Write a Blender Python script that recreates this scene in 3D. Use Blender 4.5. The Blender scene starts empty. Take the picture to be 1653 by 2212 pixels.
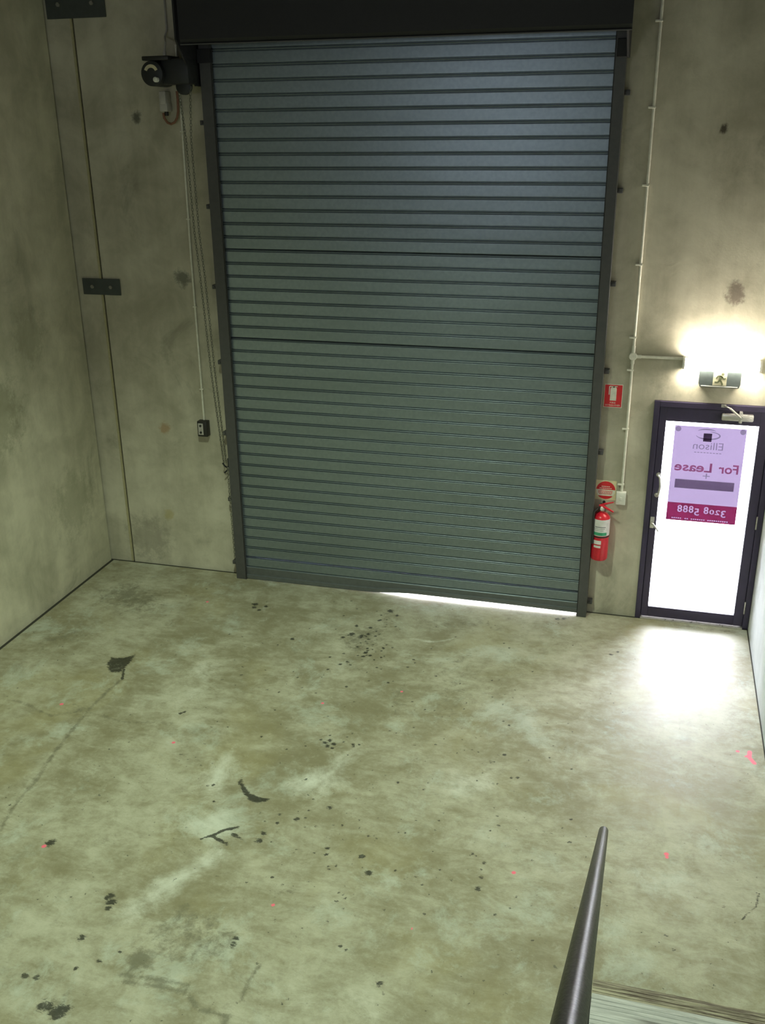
import bpy, bmesh, math, random
import numpy as np
from mathutils import Vector, Matrix, Euler
random.seed(7)
SC = bpy.context.scene
COL = SC.collection
PI = math.pi

# ------------------------------------------------------------------ camera
PW, PH, FPX = 1653, 2212, 2132.5
CAM_LOC = Vector((1.449, -8.607, 4.382))
CAM_ROT = (1.192, 0.0115, 0.268)
cd = bpy.data.cameras.new('camera')
cam = bpy.data.objects.new('camera', cd)
COL.objects.link(cam)
cam.location = CAM_LOC
cam.rotation_euler = CAM_ROT
cd.sensor_fit = 'VERTICAL'
cd.sensor_height = 24.0
cd.lens = 24.0 * FPX / PH
cd.clip_start = 0.05
cd.clip_end = 200
SC.camera = cam

# ------------------------------------------------------------------ world, exposure
w = bpy.data.worlds.new('overcast_sky')
SC.world = w
w.use_nodes = True
bgn = w.node_tree.nodes['Background']
bgn.inputs['Color'].default_value = (0.87, 0.87, 1.0, 1)
bgn.inputs['Strength'].default_value = 58.0
SC.view_settings.view_transform = 'Standard'
SC.view_settings.look = 'None'
SC.view_settings.gamma = 1.0
SC.view_settings.use_curve_mapping = False
SC.view_settings.exposure = 0.0

HIGHBAY_W = 1320.0
HIGHBAY_COL = (0.84, 1.0, 0.71)
HIGHBAY_LOC = (-0.75, -4.3, 6.7)
BATTEN_EMIT = 200.0
OFFICE_EMIT = 12.0

# ------------------------------------------------------------------ pixel -> place helpers
_M = Euler(CAM_ROT, 'XYZ').to_matrix()
def ray(u, v):
    return _M @ Vector(((u - PW / 2) / FPX, -(v - PH / 2) / FPX, -1.0))
def onY(u, v, y=0.0):
    d = ray(u, v)
    return CAM_LOC + d * ((y - CAM_LOC.y) / d.y)
def onZ(u, v, z=0.0):
    d = ray(u, v)
    return CAM_LOC + d * ((z - CAM_LOC.z) / d.z)

# ------------------------------------------------------------------ materials
def newmat(name):
    m = bpy.data.materials.new(name)
    m.use_nodes = True
    nt = m.node_tree
    return m, nt, nt.nodes['Principled BSDF']
def nd(nt, typ, **kw):
    n = nt.nodes.new(typ)
    for k, v in kw.items():
        if k in n.inputs:
            n.inputs[k].default_value = v
        else:
            setattr(n, k, v)
    return n
def noise(nt, vec, scale, detail=5.0, rough=0.6, dist=0.0):
    n = nd(nt, 'ShaderNodeTexNoise')
    n.inputs['Scale'].default_value = scale
    n.inputs['Detail'].default_value = detail
    n.inputs['Roughness'].default_value = rough
    n.inputs['Distortion'].default_value = dist
    nt.links.new(vec, n.inputs['Vector'])
    return n.outputs['Fac']
def rng(nt, val, a, b, c=0.0, d=1.0, smooth=True):
    n = nd(nt, 'ShaderNodeMapRange')
    n.interpolation_type = 'SMOOTHSTEP' if smooth else 'LINEAR'
    n.inputs['From Min'].default_value = a
    n.inputs['From Max'].default_value = b
    n.inputs['To Min'].default_value = c
    n.inputs['To Max'].default_value = d
    nt.links.new(val, n.inputs['Value'])
    return n.outputs['Result']
def mth(nt, op, a, b):
    n = nd(nt, 'ShaderNodeMath', operation=op)
    for i, x in enumerate((a, b)):
        if isinstance(x, (int, float)):
            n.inputs[i].default_value = x
        else:
            nt.links.new(x, n.inputs[i])
    return n.outputs[0]
def mixc(nt, fac, a, b):
    n = nd(nt, 'ShaderNodeMix', data_type='RGBA')
    for s, x in ((0, fac), (6, a), (7, b)):
        if isinstance(x, tuple):
            n.inputs[s].default_value = (*x, 1)
        elif isinstance(x, (int, float)):
            n.inputs[s].default_value = x
        else:
            nt.links.new(x, n.inputs[s])
    return n.outputs[2]
def objco(nt, scale=(1, 1, 1), rot=(0, 0, 0)):
    g = nd(nt, 'ShaderNodeNewGeometry')
    mp = nd(nt, 'ShaderNodeMapping')
    mp.inputs['Scale'].default_value = scale
    mp.inputs['Rotation'].default_value = rot
    nt.links.new(g.outputs['Position'], mp.inputs['Vector'])
    return mp.outputs['Vector']
def bump(nt, bs, h, strength, dist=0.01):
    b = nd(nt, 'ShaderNodeBump')
    b.inputs['Strength'].default_value = strength
    b.inputs['Distance'].default_value = dist
    nt.links.new(h, b.inputs['Height'])
    nt.links.new(b.outputs['Normal'], bs.inputs['Normal'])

def pm(name, col, rough=0.5, metal=0.0, var=0.08, scale=25.0, spec=0.5):
    """plain paint / plastic / metal with a little procedural variation"""
    m, nt, bs = newmat(name)
    v = objco(nt)
    n = noise(nt, v, scale, 4)
    lo = tuple(max(0, c * (1 - var)) for c in col)
    hi = tuple(min(1, c * (1 + var)) for c in col)
    nt.links.new(mixc(nt, rng(nt, n, 0.3, 0.7), lo, hi), bs.inputs['Base Color'])
    nt.links.new(rng(nt, n, 0.3, 0.7, max(0.02, rough - 0.05), min(1, rough + 0.05)), bs.inputs['Roughness'])
    bs.inputs['Metallic'].default_value = metal
    bs.inputs['Specular IOR Level'].default_value = spec
    return m

def emat(name, col, strength):
    m, nt, bs = newmat(name)
    bs.inputs['Base Color'].default_value = (*col, 1)
    bs.inputs['Emission Color'].default_value = (*col, 1)
    bs.inputs['Emission Strength'].default_value = strength
    return m

def wall_mat(name, lo, hi, spots=()):
    """cast concrete: broad cloudy mottling, vertical run marks, pin holes, and a few stains with their own shape"""
    m, nt, bs = newmat(name)
    v = objco(nt)
    big = noise(nt, v, 0.75, 5, 0.6, 0.6)
    mid = noise(nt, v, 3.2, 7, 0.65, 0.4)
    fine = noise(nt, v, 38, 4, 0.7)
    runs = noise(nt, objco(nt, (5.0, 5.0, 0.35)), 1.0, 4, 0.6)
    f = mth(nt, 'ADD', mth(nt, 'MULTIPLY', big, 0.45), mth(nt, 'MULTIPLY', mid, 0.35))
    f = mth(nt, 'ADD', f, mth(nt, 'MULTIPLY', runs, 0.20))
    c = mixc(nt, rng(nt, f, 0.36, 0.64), lo, hi)
    dk = tuple(x * 0.62 for x in lo)
    c = mixc(nt, mth(nt, 'MULTIPLY', rng(nt, noise(nt, v, 1.3, 6, 0.7, 0.8), 0.56, 0.74), 0.55), c, dk)
    c = mixc(nt, rng(nt, fine, 0.62, 0.78, 0, 0.22), c, dk)
    g = nd(nt, 'ShaderNodeNewGeometry')
    for (p, r, col, amt) in spots:
        sub = nd(nt, 'ShaderNodeVectorMath', operation='DISTANCE')
        nt.links.new(g.outputs['Position'], sub.inputs[0])
        sub.inputs[1].default_value = p
        dd = mth(nt, 'ADD', sub.outputs['Value'], mth(nt, 'MULTIPLY', mth(nt, 'SUBTRACT', noise(nt, v, 9, 7, 0.78), 0.5), r * 3.2))
        c = mixc(nt, rng(nt, dd, r * 0.45, r * 1.25, amt, 0.0), c, col)
    nt.links.new(c, bs.inputs['Base Color'])
    bs.inputs['Roughness'].default_value = 0.85
    bs.inputs['Specular IOR Level'].default_value = 0.25
    bump(nt, bs, mth(nt, 'ADD', fine, mid), 0.25, 0.006)
    return m

def floor_mat():
    m, nt, bs = newmat('trowelled_concrete')
    v = objco(nt)
    big = noise(nt, v, 0.7, 6, 0.65, 0.3)
    mid = noise(nt, v, 2.6, 9, 0.74, 0.25)
    swirl = noise(nt, objco(nt, (1.0, 2.2, 1), (0, 0, 0.4)), 3.4, 9, 0.78, 0.5)
    grit = noise(nt, v, 11, 9, 0.82, 0.3)
    fine = noise(nt, v, 26, 6, 0.75, 0.3)
    a = nd(nt, 'ShaderNodeAttribute', attribute_name='stain')
    sep = nd(nt, 'ShaderNodeSeparateColor')
    nt.links.new(a.outputs['Color'], sep.inputs[0])
    oil, soft, pale = sep.outputs[0], sep.outputs[1], sep.outputs[2]
    a2 = nd(nt, 'ShaderNodeAttribute', attribute_name='paint')
    f = mth(nt, 'ADD', mth(nt, 'MULTIPLY', big, 0.35), mth(nt, 'MULTIPLY', mid, 0.35))
    f = mth(nt, 'ADD', f, mth(nt, 'MULTIPLY', swirl, 0.30))
    c = mixc(nt, rng(nt, f, 0.41, 0.61), (0.225, 0.205, 0.13), (0.455, 0.445, 0.355))
    # ochre tone patches, pale blue-green worn patches
    c = mixc(nt, rng(nt, noise(nt, v, 0.9, 5, 0.6, 0.5), 0.51, 0.68, 0, 0.45), c, (0.29, 0.255, 0.13))
    wn = noise(nt, objco(nt, (1, 1, 1), (0, 0, 1.1)), 1.4, 9, 0.76, 0.3)
    c = mixc(nt, rng(nt, wn, 0.52, 0.66, 0, 0.50), c, (0.50, 0.55, 0.50))
    c = mixc(nt, rng(nt, mth(nt, 'ADD', pale, mth(nt, 'MULTIPLY', mth(nt, 'SUBTRACT', mid, 0.5), 1.3)), 0.30, 0.85, 0, 0.75), c, (0.64, 0.66, 0.60))
    # thin dark scuffs
    sc = noise(nt, objco(nt, (1.0, 5.0, 1), (0, 0, 0.35)), 8, 8, 0.8, 0.5)
    c = mixc(nt, rng(nt, sc, 0.60, 0.72, 0, 0.40), c, (0.13, 0.12, 0.09))
    sc2 = noise(nt, objco(nt, (5.0, 1.0, 1), (0, 0, 0.2)), 6, 8, 0.8, 0.5)
    c = mixc(nt, rng(nt, sc2, 0.63, 0.75, 0, 0.35), c, (0.14, 0.13, 0.09))
    # soft dirt
    c = mixc(nt, rng(nt, mth(nt, 'ADD', soft, mth(nt, 'MULTIPLY', mth(nt, 'SUBTRACT', grit, 0.5), 2.2)), 0.28, 0.90, 0, 0.75), c, (0.13, 0.125, 0.085))
    # oil
    sp = mth(nt, 'ADD', oil, mth(nt, 'MULTIPLY', mth(nt, 'SUBTRACT', noise(nt, objco(nt, (1.0, 2.0, 1.0), (0, 0, 0.35)), 22, 9, 0.82, 0.8), 0.5), 2.6))
    oilf = rng(nt, sp, 0.45, 0.75, 0, 0.90)
    c = mixc(nt, oilf, c, (0.018, 0.019, 0.014))
    # scattered specks
    sk = noise(nt, v, 24, 4, 0.6)
    skm = noise(nt, v, 1.6, 3, 0.6)
    skf = mth(nt, 'MULTIPLY', rng(nt, sk, 0.655, 0.70), rng(nt, skm, 0.44, 0.58))
    c = mixc(nt, mth(nt, 'MULTIPLY', skf, 0.8), c, (0.035, 0.036, 0.028))
    c = mixc(nt, rng(nt, grit, 0.50, 0.72, 0, 0.42), c, (0.17, 0.155, 0.105))
    c = mixc(nt, rng(nt, grit, 0.48, 0.28, 0, 0.30), c, (0.60, 0.60, 0.52))
    c = mixc(nt, rng(nt, fine, 0.55, 0.8, 0, 0.25), c, (0.16, 0.15, 0.11))
    c = mixc(nt, rng(nt, a2.outputs['Fac'], 0.35, 0.6), c, (0.85, 0.16, 0.24))
    nt.links.new(c, bs.inputs['Base Color'])
    nt.links.new(rng(nt, mid, 0.3, 0.7, 0.46, 0.60), bs.inputs['Roughness'])
    bs.inputs['Specular IOR Level'].default_value = 0.42
    bump(nt, bs, mth(nt, 'ADD', fine, mid), 0.12, 0.004)
    return m

MAT = {}
MAT['wall'] = wall_mat('cast_concrete_wall', (0.37, 0.345, 0.27), (0.62, 0.585, 0.485), [
    (tuple(onY(396, 602)), 0.085, (0.06, 0.07, 0.06), 0.7),
    (tuple(onY(1590, 634)), 0.085, (0.16, 0.13, 0.11), 0.85),
    (tuple(onY(1565, 277)), 0.04, (0.05, 0.04, 0.03), 0.9),
    (tuple(onY(355, 925)), 0.06, (0.36, 0.20, 0.09), 0.6),
    (tuple(onY(365, 1112)), 0.06, (0.40, 0.33, 0.12), 0.5),
    (tuple(onY(295, 254)), 0.05, (0.06, 0.065, 0.055), 0.8),
    (tuple(onY(322, 1160)), 0.25, (0.20, 0.18, 0.15), 0.45),
])
MAT['wall_l'] = wall_mat('cast_concrete_side', (0.38, 0.365, 0.275), (0.63, 0.605, 0.475), [
    ((-4.0, -0.55, 0.85), 0.35, (0.19, 0.20, 0.12), 0.35),
    ((-4.0, -1.5, 2.0), 0.35, (0.19, 0.19, 0.12), 0.5),
    ((-4.0, -1.9, 3.1), 0.4, (0.20, 0.20, 0.13), 0.5),
    ((-4.0, -0.9, 2.6), 0.25, (0.20, 0.20, 0.13), 0.4),
])
MAT['wall_r'] = wall_mat('pale_painted_concrete', (0.52, 0.55, 0.55), (0.66, 0.68, 0.68))
MAT['floor'] = floor_mat()
MAT['joint'] = pm('dark_joint_filler', (0.035, 0.033, 0.026), 0.9)
MAT['sealant'] = pm('yellowed_sealant', (0.42, 0.38, 0.24), 0.7)
MAT['roof'] = pm('dark_roof_sheet', (0.10, 0.10, 0.10), 0.8)
MAT['slab'] = pm('grey_concrete_slab', (0.32, 0.31, 0.27), 0.85)
MAT['outside'] = pm('pale_driveway', (0.55, 0.54, 0.52), 0.9)
MAT['steelplate'] = pm('dark_weld_plate', (0.075, 0.085, 0.085), 0.55, 0.3)
MAT['bolt'] = pm('dull_bolt_steel', (0.32, 0.31, 0.29), 0.45, 0.7)
MAT['guide'] = pm('grey_painted_steel', (0.085, 0.085, 0.09), 0.5, 0.2)
MAT['hood'] = pm('black_painted_sheet', (0.012, 0.012, 0.016), 0.6)
MAT['black'] = pm('black_plastic', (0.018, 0.018, 0.018), 0.45)
MAT['darkmetal'] = pm('dark_cast_metal', (0.03, 0.032, 0.035), 0.5, 0.3)
MAT['cream'] = pm('cream_plastic', (0.62, 0.56, 0.38), 0.5)
MAT['white'] = pm('white_plastic', (0.72, 0.72, 0.68), 0.45)
MAT['greyplastic'] = pm('light_grey_plastic', (0.46, 0.44, 0.42), 0.5)
MAT['conduit'] = pm('grey_pvc_conduit', (0.76, 0.74, 0.66), 0.45)
MAT['redcable'] = pm('red_brown_cable', (0.24, 0.11, 0.07), 0.5)
MAT['chain'] = pm('dull_chain_steel', (0.20, 0.20, 0.17), 0.5, 0.3)
MAT['frame'] = pm('dark_anodised_aluminium', (0.034, 0.026, 0.062), 0.42, 0.0)
MAT['silver'] = pm('satin_silver', (0.62, 0.60, 0.58), 0.32, 0.8)
MAT['red'] = pm('signal_red_enamel', (0.60, 0.012, 0.03), 0.32)
MAT['signred'] = pm('signal_red_print', (0.68, 0.02, 0.03), 0.5)
MAT['signwhite'] = pm('white_print', (0.82, 0.80, 0.72), 0.5)
MAT['signcream'] = pm('cream_print', (0.74, 0.68, 0.45), 0.5)
MAT['labelwhite'] = pm('white_label', (0.74, 0.72, 0.74), 0.5)
MAT['labelgreen'] = pm('green_label', (0.05, 0.36, 0.20), 0.5)
MAT['inkgrey'] = pm('grey_ink', (0.22, 0.22, 0.26), 0.6)
MAT['exitgrey'] = pm('dull_green_acrylic', (0.080, 0.098, 0.10), 0.4)
MAT['exitpanel'] = pm('cream_acrylic', (0.55, 0.52, 0.38), 0.35)
MAT['exitman'] = pm('dark_green_ink', (0.10, 0.11, 0.06), 0.5)
MAT['rail'] = pm('dark_painted_pipe', (0.018, 0.016, 0.021), 0.36, 0.0, 0.05, 200.0, 0.09)
MAT['lamp'] = emat('lit_diffuser', (1.0, 0.91, 0.73), BATTEN_EMIT)
MAT['batten'] = emat('fill_batten_diffuser', (0.86, 1.0, 0.70), 32.0)  # glow of the added fill battens behind the camera
MAT['bulb'] = emat('lit_lens', (0.95, 1.0, 0.80), 11.0)
MAT['office'] = emat('lit_office_window', (0.86, 0.91, 1.0), OFFICE_EMIT)

def zinc_mat():
    m, nt, bs = newmat('zincalume_sheet')
    v = objco(nt)
    sp = noise(nt, v, 30, 2, 0.5)
    big = noise(nt, objco(nt, (0.5, 1, 3)), 1.2, 4, 0.6)
    c = mixc(nt, rng(nt, sp, 0.3, 0.7), (0.245, 0.295, 0.335), (0.275, 0.33, 0.375))
    c = mixc(nt, rng(nt, big, 0.4, 0.7, 0, 0.35), c, (0.20, 0.24, 0.255))
    nt.links.new(c, bs.inputs['Base Color'])
    bs.inputs['Metallic'].default_value = 0.75
    bs.inputs['Roughness'].default_value = 0.36
    return m
MAT['zinc'] = zinc_mat()

def tread_mat():
    m, nt, bs = newmat('worn_grey_timber')
    v = objco(nt, (0.6, 9.0, 3.0))
    n = noise(nt, v, 6, 7, 0.7, 0.4)
    c = mixc(nt, rng(nt, n, 0.35, 0.65), (0.36, 0.365, 0.375), (0.54, 0.545, 0.56))
    n2 = noise(nt, objco(nt, (0.35, 14.0, 3.0)), 5, 6, 0.7, 0.3)
    c = mixc(nt, rng(nt, n2, 0.60, 0.70, 0, 0.7), c, (0.16, 0.13, 0.10))
    nt.links.new(c, bs.inputs['Base Color'])
    bs.inputs['Roughness'].default_value = 0.45
    return m
MAT['tread'] = tread_mat()
def nosing_mat():
    m, nt, bs = newmat('worn_dirty_shaded_timber')
    n = noise(nt, objco(nt, (0.5, 12.0, 3.0)), 6, 7, 0.72, 0.5)
    c = mixc(nt, rng(nt, n, 0.40, 0.62), (0.10, 0.075, 0.06), (0.40, 0.37, 0.28))  # dirt and wear plus shade from the second tread, mixed into the colour
    nt.links.new(c, bs.inputs['Base Color'])
    bs.inputs['Roughness'].default_value = 0.6
    return m
MAT['tread_dirty_shaded'] = nosing_mat()

def glass_mat():
    m = bpy.data.materials.new('clear_glass')
    m.use_nodes = True
    nt = m.node_tree
    nt.nodes.clear()
    out = nd(nt, 'ShaderNodeOutputMaterial')
    tr = nd(nt, 'ShaderNodeBsdfTransparent')
    tr.inputs['Color'].default_value = (0.93, 0.95, 0.95, 1)
    gl = nd(nt, 'ShaderNodeBsdfGlossy')
    gl.inputs['Roughness'].default_value = 0.03
    fr = nd(nt, 'ShaderNodeFresnel')
    fr.inputs['IOR'].default_value = 1.45
    mx = nd(nt, 'ShaderNodeMixShader')
    nt.links.new(fr.outputs[0], mx.inputs[0])
    nt.links.new(tr.outputs[0], mx.inputs[1])
    nt.links.new(gl.outputs[0], mx.inputs[2])
    nt.links.new(mx.outputs[0], out.inputs['Surface'])
    return m
MAT['glass'] = glass_mat()

def film_mat(name, col):
    """backlit poster paper: lets a little daylight through"""
    m = bpy.data.materials.new(name)
    m.use_nodes = True
    nt = m.node_tree
    nt.nodes.clear()
    out = nd(nt, 'ShaderNodeOutputMaterial')
    tl = nd(nt, 'ShaderNodeBsdfTranslucent')
    n = noise(nt, objco(nt), 40, 3)
    hi = tuple(c * 1.05 for c in col)
    nt.links.new(mixc(nt, n, col, hi), tl.inputs['Color'])
    nt.links.new(tl.outputs[0], out.inputs['Surface'])
    return m
MAT['film'] = film_mat('lilac_backlit_paper', (0.051, 0.039, 0.059))
def ink_mat(name, col):
    """translucent ink: tints the light that comes through the paper"""
    m = bpy.data.materials.new(name)
    m.use_nodes = True
    nt = m.node_tree
    nt.nodes.clear()
    out = nd(nt, 'ShaderNodeOutputMaterial')
    tr = nd(nt, 'ShaderNodeBsdfTransparent')
    tr.inputs['Color'].default_value = (*col, 1)
    nt.links.new(tr.outputs[0], out.inputs['Surface'])
    return m
MAT['ink_maroon'] = ink_mat('maroon_ink', (0.72, 0.26, 0.40))
MAT['ink_text'] = ink_mat('dusky_red_ink', (0.55, 0.19, 0.30))
MAT['ink_grey'] = ink_mat('grey_ink_film', (0.50, 0.50, 0.50))
MAT['ink_bar'] = ink_mat('dark_grey_ink_film', (0.28, 0.25, 0.28))
MAT['ink_dark'] = ink_mat('black_ink_film', (0.09, 0.07, 0.09))

# ------------------------------------------------------------------ mesh helpers
class MB:
    def __init__(self):
        self.bm = bmesh.new()
    def box(self, x0, x1, y0, y1, z0, z1, bev=0.0):
        r = bmesh.ops.create_cube(self.bm, size=1)
        vs = r['verts']
        for v in vs:
            v.co = Vector(((x0 + x1) / 2 + v.co.x * (x1 - x0), (y0 + y1) / 2 + v.co.y * (y1 - y0), (z0 + z1) / 2 + v.co.z * (z1 - z0)))
        if bev > 0:
            es = set(e for v in vs for e in v.link_edges)
            bmesh.ops.bevel(self.bm, geom=list(es), offset=bev, segments=2, affect='EDGES', profile=0.5)
        return self
    def tube(self, pts, r, seg=12, cap=True):
        pts = [Vector(p) for p in pts]
        rings = []
        prev = None
        for i, p in enumerate(pts):
            if i == 0: t = pts[1] - pts[0]
            elif i == len(pts) - 1: t = pts[-1] - pts[-2]
            else: t = (pts[i + 1] - p).normalized() + (p - pts[i - 1]).normalized()
            t.normalize()
            if prev is None:
                a = t.orthogonal().normalized()
            else:
                a = (prev - t * prev.dot(t)).normalized()
            prev = a
            b = t.cross(a)
            rr = r[i] if isinstance(r, (list, tuple)) else r
            rings.append([self.bm.verts.new(p + a * (rr * math.cos(2 * PI * k / seg)) + b * (rr * math.sin(2 * PI * k / seg))) for k in range(seg)])
        for i in range(len(rings) - 1):
            for k in range(seg):
                self.bm.faces.new((rings[i][k], rings[i][(k + 1) % seg], rings[i + 1][(k + 1) % seg], rings[i + 1][k]))
        if cap:
            self.bm.faces.new(rings[0][::-1])
            self.bm.faces.new(rings[-1])
        return self
    def lathe(self, prof, origin, axis='Z', seg=28):
        """prof: list of (radius, height) along the axis"""
        o = Vector(origin)
        rings = []
        for r, h in prof:
            ring = []
            for k in range(seg):
                c, s = math.cos(2 * PI * k / seg) * r, math.sin(2 * PI * k / seg) * r
                if axis == 'Z': q = Vector((c, s, h))
                elif axis == 'Y': q = Vector((c, h, s))
                else: q = Vector((h, c, s))
                ring.append(self.bm.verts.new(o + q))
            rings.append(ring)
        for i in range(len(rings) - 1):
            for k in range(seg):
                self.bm.faces.new((rings[i][k], rings[i][(k + 1) % seg], rings[i + 1][(k + 1) % seg], rings[i + 1][k]))
        self.bm.faces.new(rings[0][::-1])
        self.bm.faces.new(rings[-1])
        return self
    def prism_y(self, poly, y0, y1):
        """polygon of (x,z) extruded along y"""
        a = [self.bm.verts.new((x, y0, z)) for x, z in poly]
        b = [self.bm.verts.new((x, y1, z)) for x, z in poly]
        n = len(poly)
        self.bm.faces.new(a)
        self.bm.faces.new(b[::-1])
        for i in range(n):
            self.bm.faces.new((a[i], b[i], b[(i + 1) % n], a[(i + 1) % n]))
        return self
    def prism_x(self, poly, x0, x1):
        a = [self.bm.verts.new((x0, y, z)) for y, z in poly]
        b = [self.bm.verts.new((x1, y, z)) for y, z in poly]
        n = len(poly)
        self.bm.faces.new(a)
        self.bm.faces.new(b[::-1])
        for i in range(n):
            self.bm.faces.new((a[i], b[i], b[(i + 1) % n], a[(i + 1) % n]))
        return self
    def mesh(self, name, smooth=False, origin=(0, 0, 0)):
        bmesh.ops.recalc_face_normals(self.bm, faces=self.bm.faces[:])
        if origin != (0, 0, 0):
            for v in self.bm.verts: v.co -= Vector(origin)
        me = bpy.data.meshes.new(name)
        self.bm.to_mesh(me)
        self.bm.free()
        if smooth:
            for p in me.polygons: p.use_smooth = True
            me.set_sharp_from_angle(angle=math.radians(38))
        return me
    def build(self, name, mat, parent=None, smooth=False):
        me = self.mesh(name, smooth)
        me.materials.append(MAT[mat] if isinstance(mat, str) else mat)
        return link(name, me, parent)

def link(name, data, parent=None):
    o = bpy.data.objects.new(name, data)
    COL.objects.link(o)
    if parent is not None:
        o.parent = parent
        # parents are placed first and never rotated, so undo their offset
        off = Vector((0, 0, 0))
        p = parent
        while p is not None:
            off += p.location
            p = p.parent
        o.location = -off
    return o
def tag(o, label=None, cat=None, group=None, kind=None):
    if label: o['label'] = label
    if cat: o['category'] = cat
    if group: o['group'] = group
    if kind: o['kind'] = kind
    return o
def thing(name, loc, label, cat, group=None):
    o = bpy.data.objects.new(name, None)
    o.empty_display_size = 0.1
    COL.objects.link(o)
    o.location = loc
    return tag(o, label, cat, group)

def text_mesh(s, width, height, centre, y, mat, name, parent, mirror=False, bold=0.0):
    cu = bpy.data.curves.new('txt', 'FONT')
    cu.body = s
    cu.align_x = 'CENTER'
    cu.resolution_u = 3
    cu.offset = bold
    tmp = bpy.data.objects.new('txt', cu)
    COL.objects.link(tmp)
    dg = bpy.context.evaluated_depsgraph_get()
    me = bpy.data.meshes.new_from_object(tmp.evaluated_get(dg))
    bpy.data.objects.remove(tmp)
    bpy.data.curves.remove(cu)
    n = len(me.vertices)
    co = np.empty(n * 3)
    me.vertices.foreach_get('co', co)
    co = co.reshape(-1, 3)
    mn, mx = co.min(0), co.max(0)
    u = (co[:, 0] - (mn[0] + mx[0]) / 2) / (mx[0] - mn[0]) * width
    v = (co[:, 1] - (mn[1] + mx[1]) / 2) / (mx[1] - mn[1]) * height
    if mirror: u = -u
    out = np.stack([centre[0] + u, np.full(n, y), centre[1] + v], 1)
    me.vertices.foreach_set('co', out.ravel())
    me.update()
    me.name = name
    me.materials.clear()
    me.materials.append(MAT[mat])
    return link(name, me, parent)

# ================================================================== STRUCTURE
XL, XR = -4.0, 2.51
Y_REAR, Z_TOP = -14.0, 7.2

def struct(o):
    o['kind'] = 'structure'
    return o

# floor: fine grid in view carries the oil stains, worn patches and paint marks
GX0, GX1, GY0, GY1 = XL + 0.038, XR - 0.012, -5.8, -0.034
NXg, NYg = 540, 480
gx = np.linspace(GX0, GX1, NXg)
gy = np.linspace(GY0, GY1, NYg)
XX, YY = np.meshgrid(gx, gy)
oil = np.zeros_like(XX)
soft = np.zeros_like(XX)
pale = np.zeros_like(XX)
pink = np.zeros_like(XX)
def fl(p):
    q = onZ(p[0], p[1])
    return np.array((q.x, q.y))
def seg_d(a, b):
    d = b - a
    L = max(1e-9, float(d @ d))
    t = np.clip(((XX - a[0]) * d[0] + (YY - a[1]) * d[1]) / L, 0, 1)
    return np.hypot(XX - a[0] - t * d[0], YY - a[1] - t * d[1])
def poly_mask(pts):
    P = [fl(p) for p in pts]
    ins = np.zeros(XX.shape, bool)
    dist = np.full(XX.shape, 1e9)
    for i in range(len(P)):
        a, b = P[i], P[(i + 1) % len(P)]
        dist = np.minimum(dist, seg_d(a, b))
        cond = ((a[1] > YY) != (b[1] > YY))
        xi = (b[0] - a[0]) * (YY - a[1]) / ((b[1] - a[1]) + 1e-12) + a[0]
        ins ^= cond & (XX < xi)
    return np.where(ins, -dist, dist)
def put(arr, sd, width, amt=1.0):
    np.maximum(arr, amt * np.clip(0.5 - sd / (2 * width), 0, 1), out=arr)
def blob(arr, u, v, r, amt=1.0, width=None):
    c = fl((u, v))
    put(arr, np.hypot(XX - c[0], YY - c[1]) - r, width or r * 0.6, amt)
def line(arr, pts, r, amt=1.0, width=None):
    P = [fl(p) for p in pts]
    d = np.full(XX.shape, 1e9)
    for i in range(len(P) - 1):
        d = np.minimum(d, seg_d(P[i], P[i + 1]))
    put(arr, d - r, width or r, amt * 1.15)
def poly(arr, pts, width=0.02, amt=1.0):
    put(arr, poly_mask(pts), width, amt)
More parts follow.
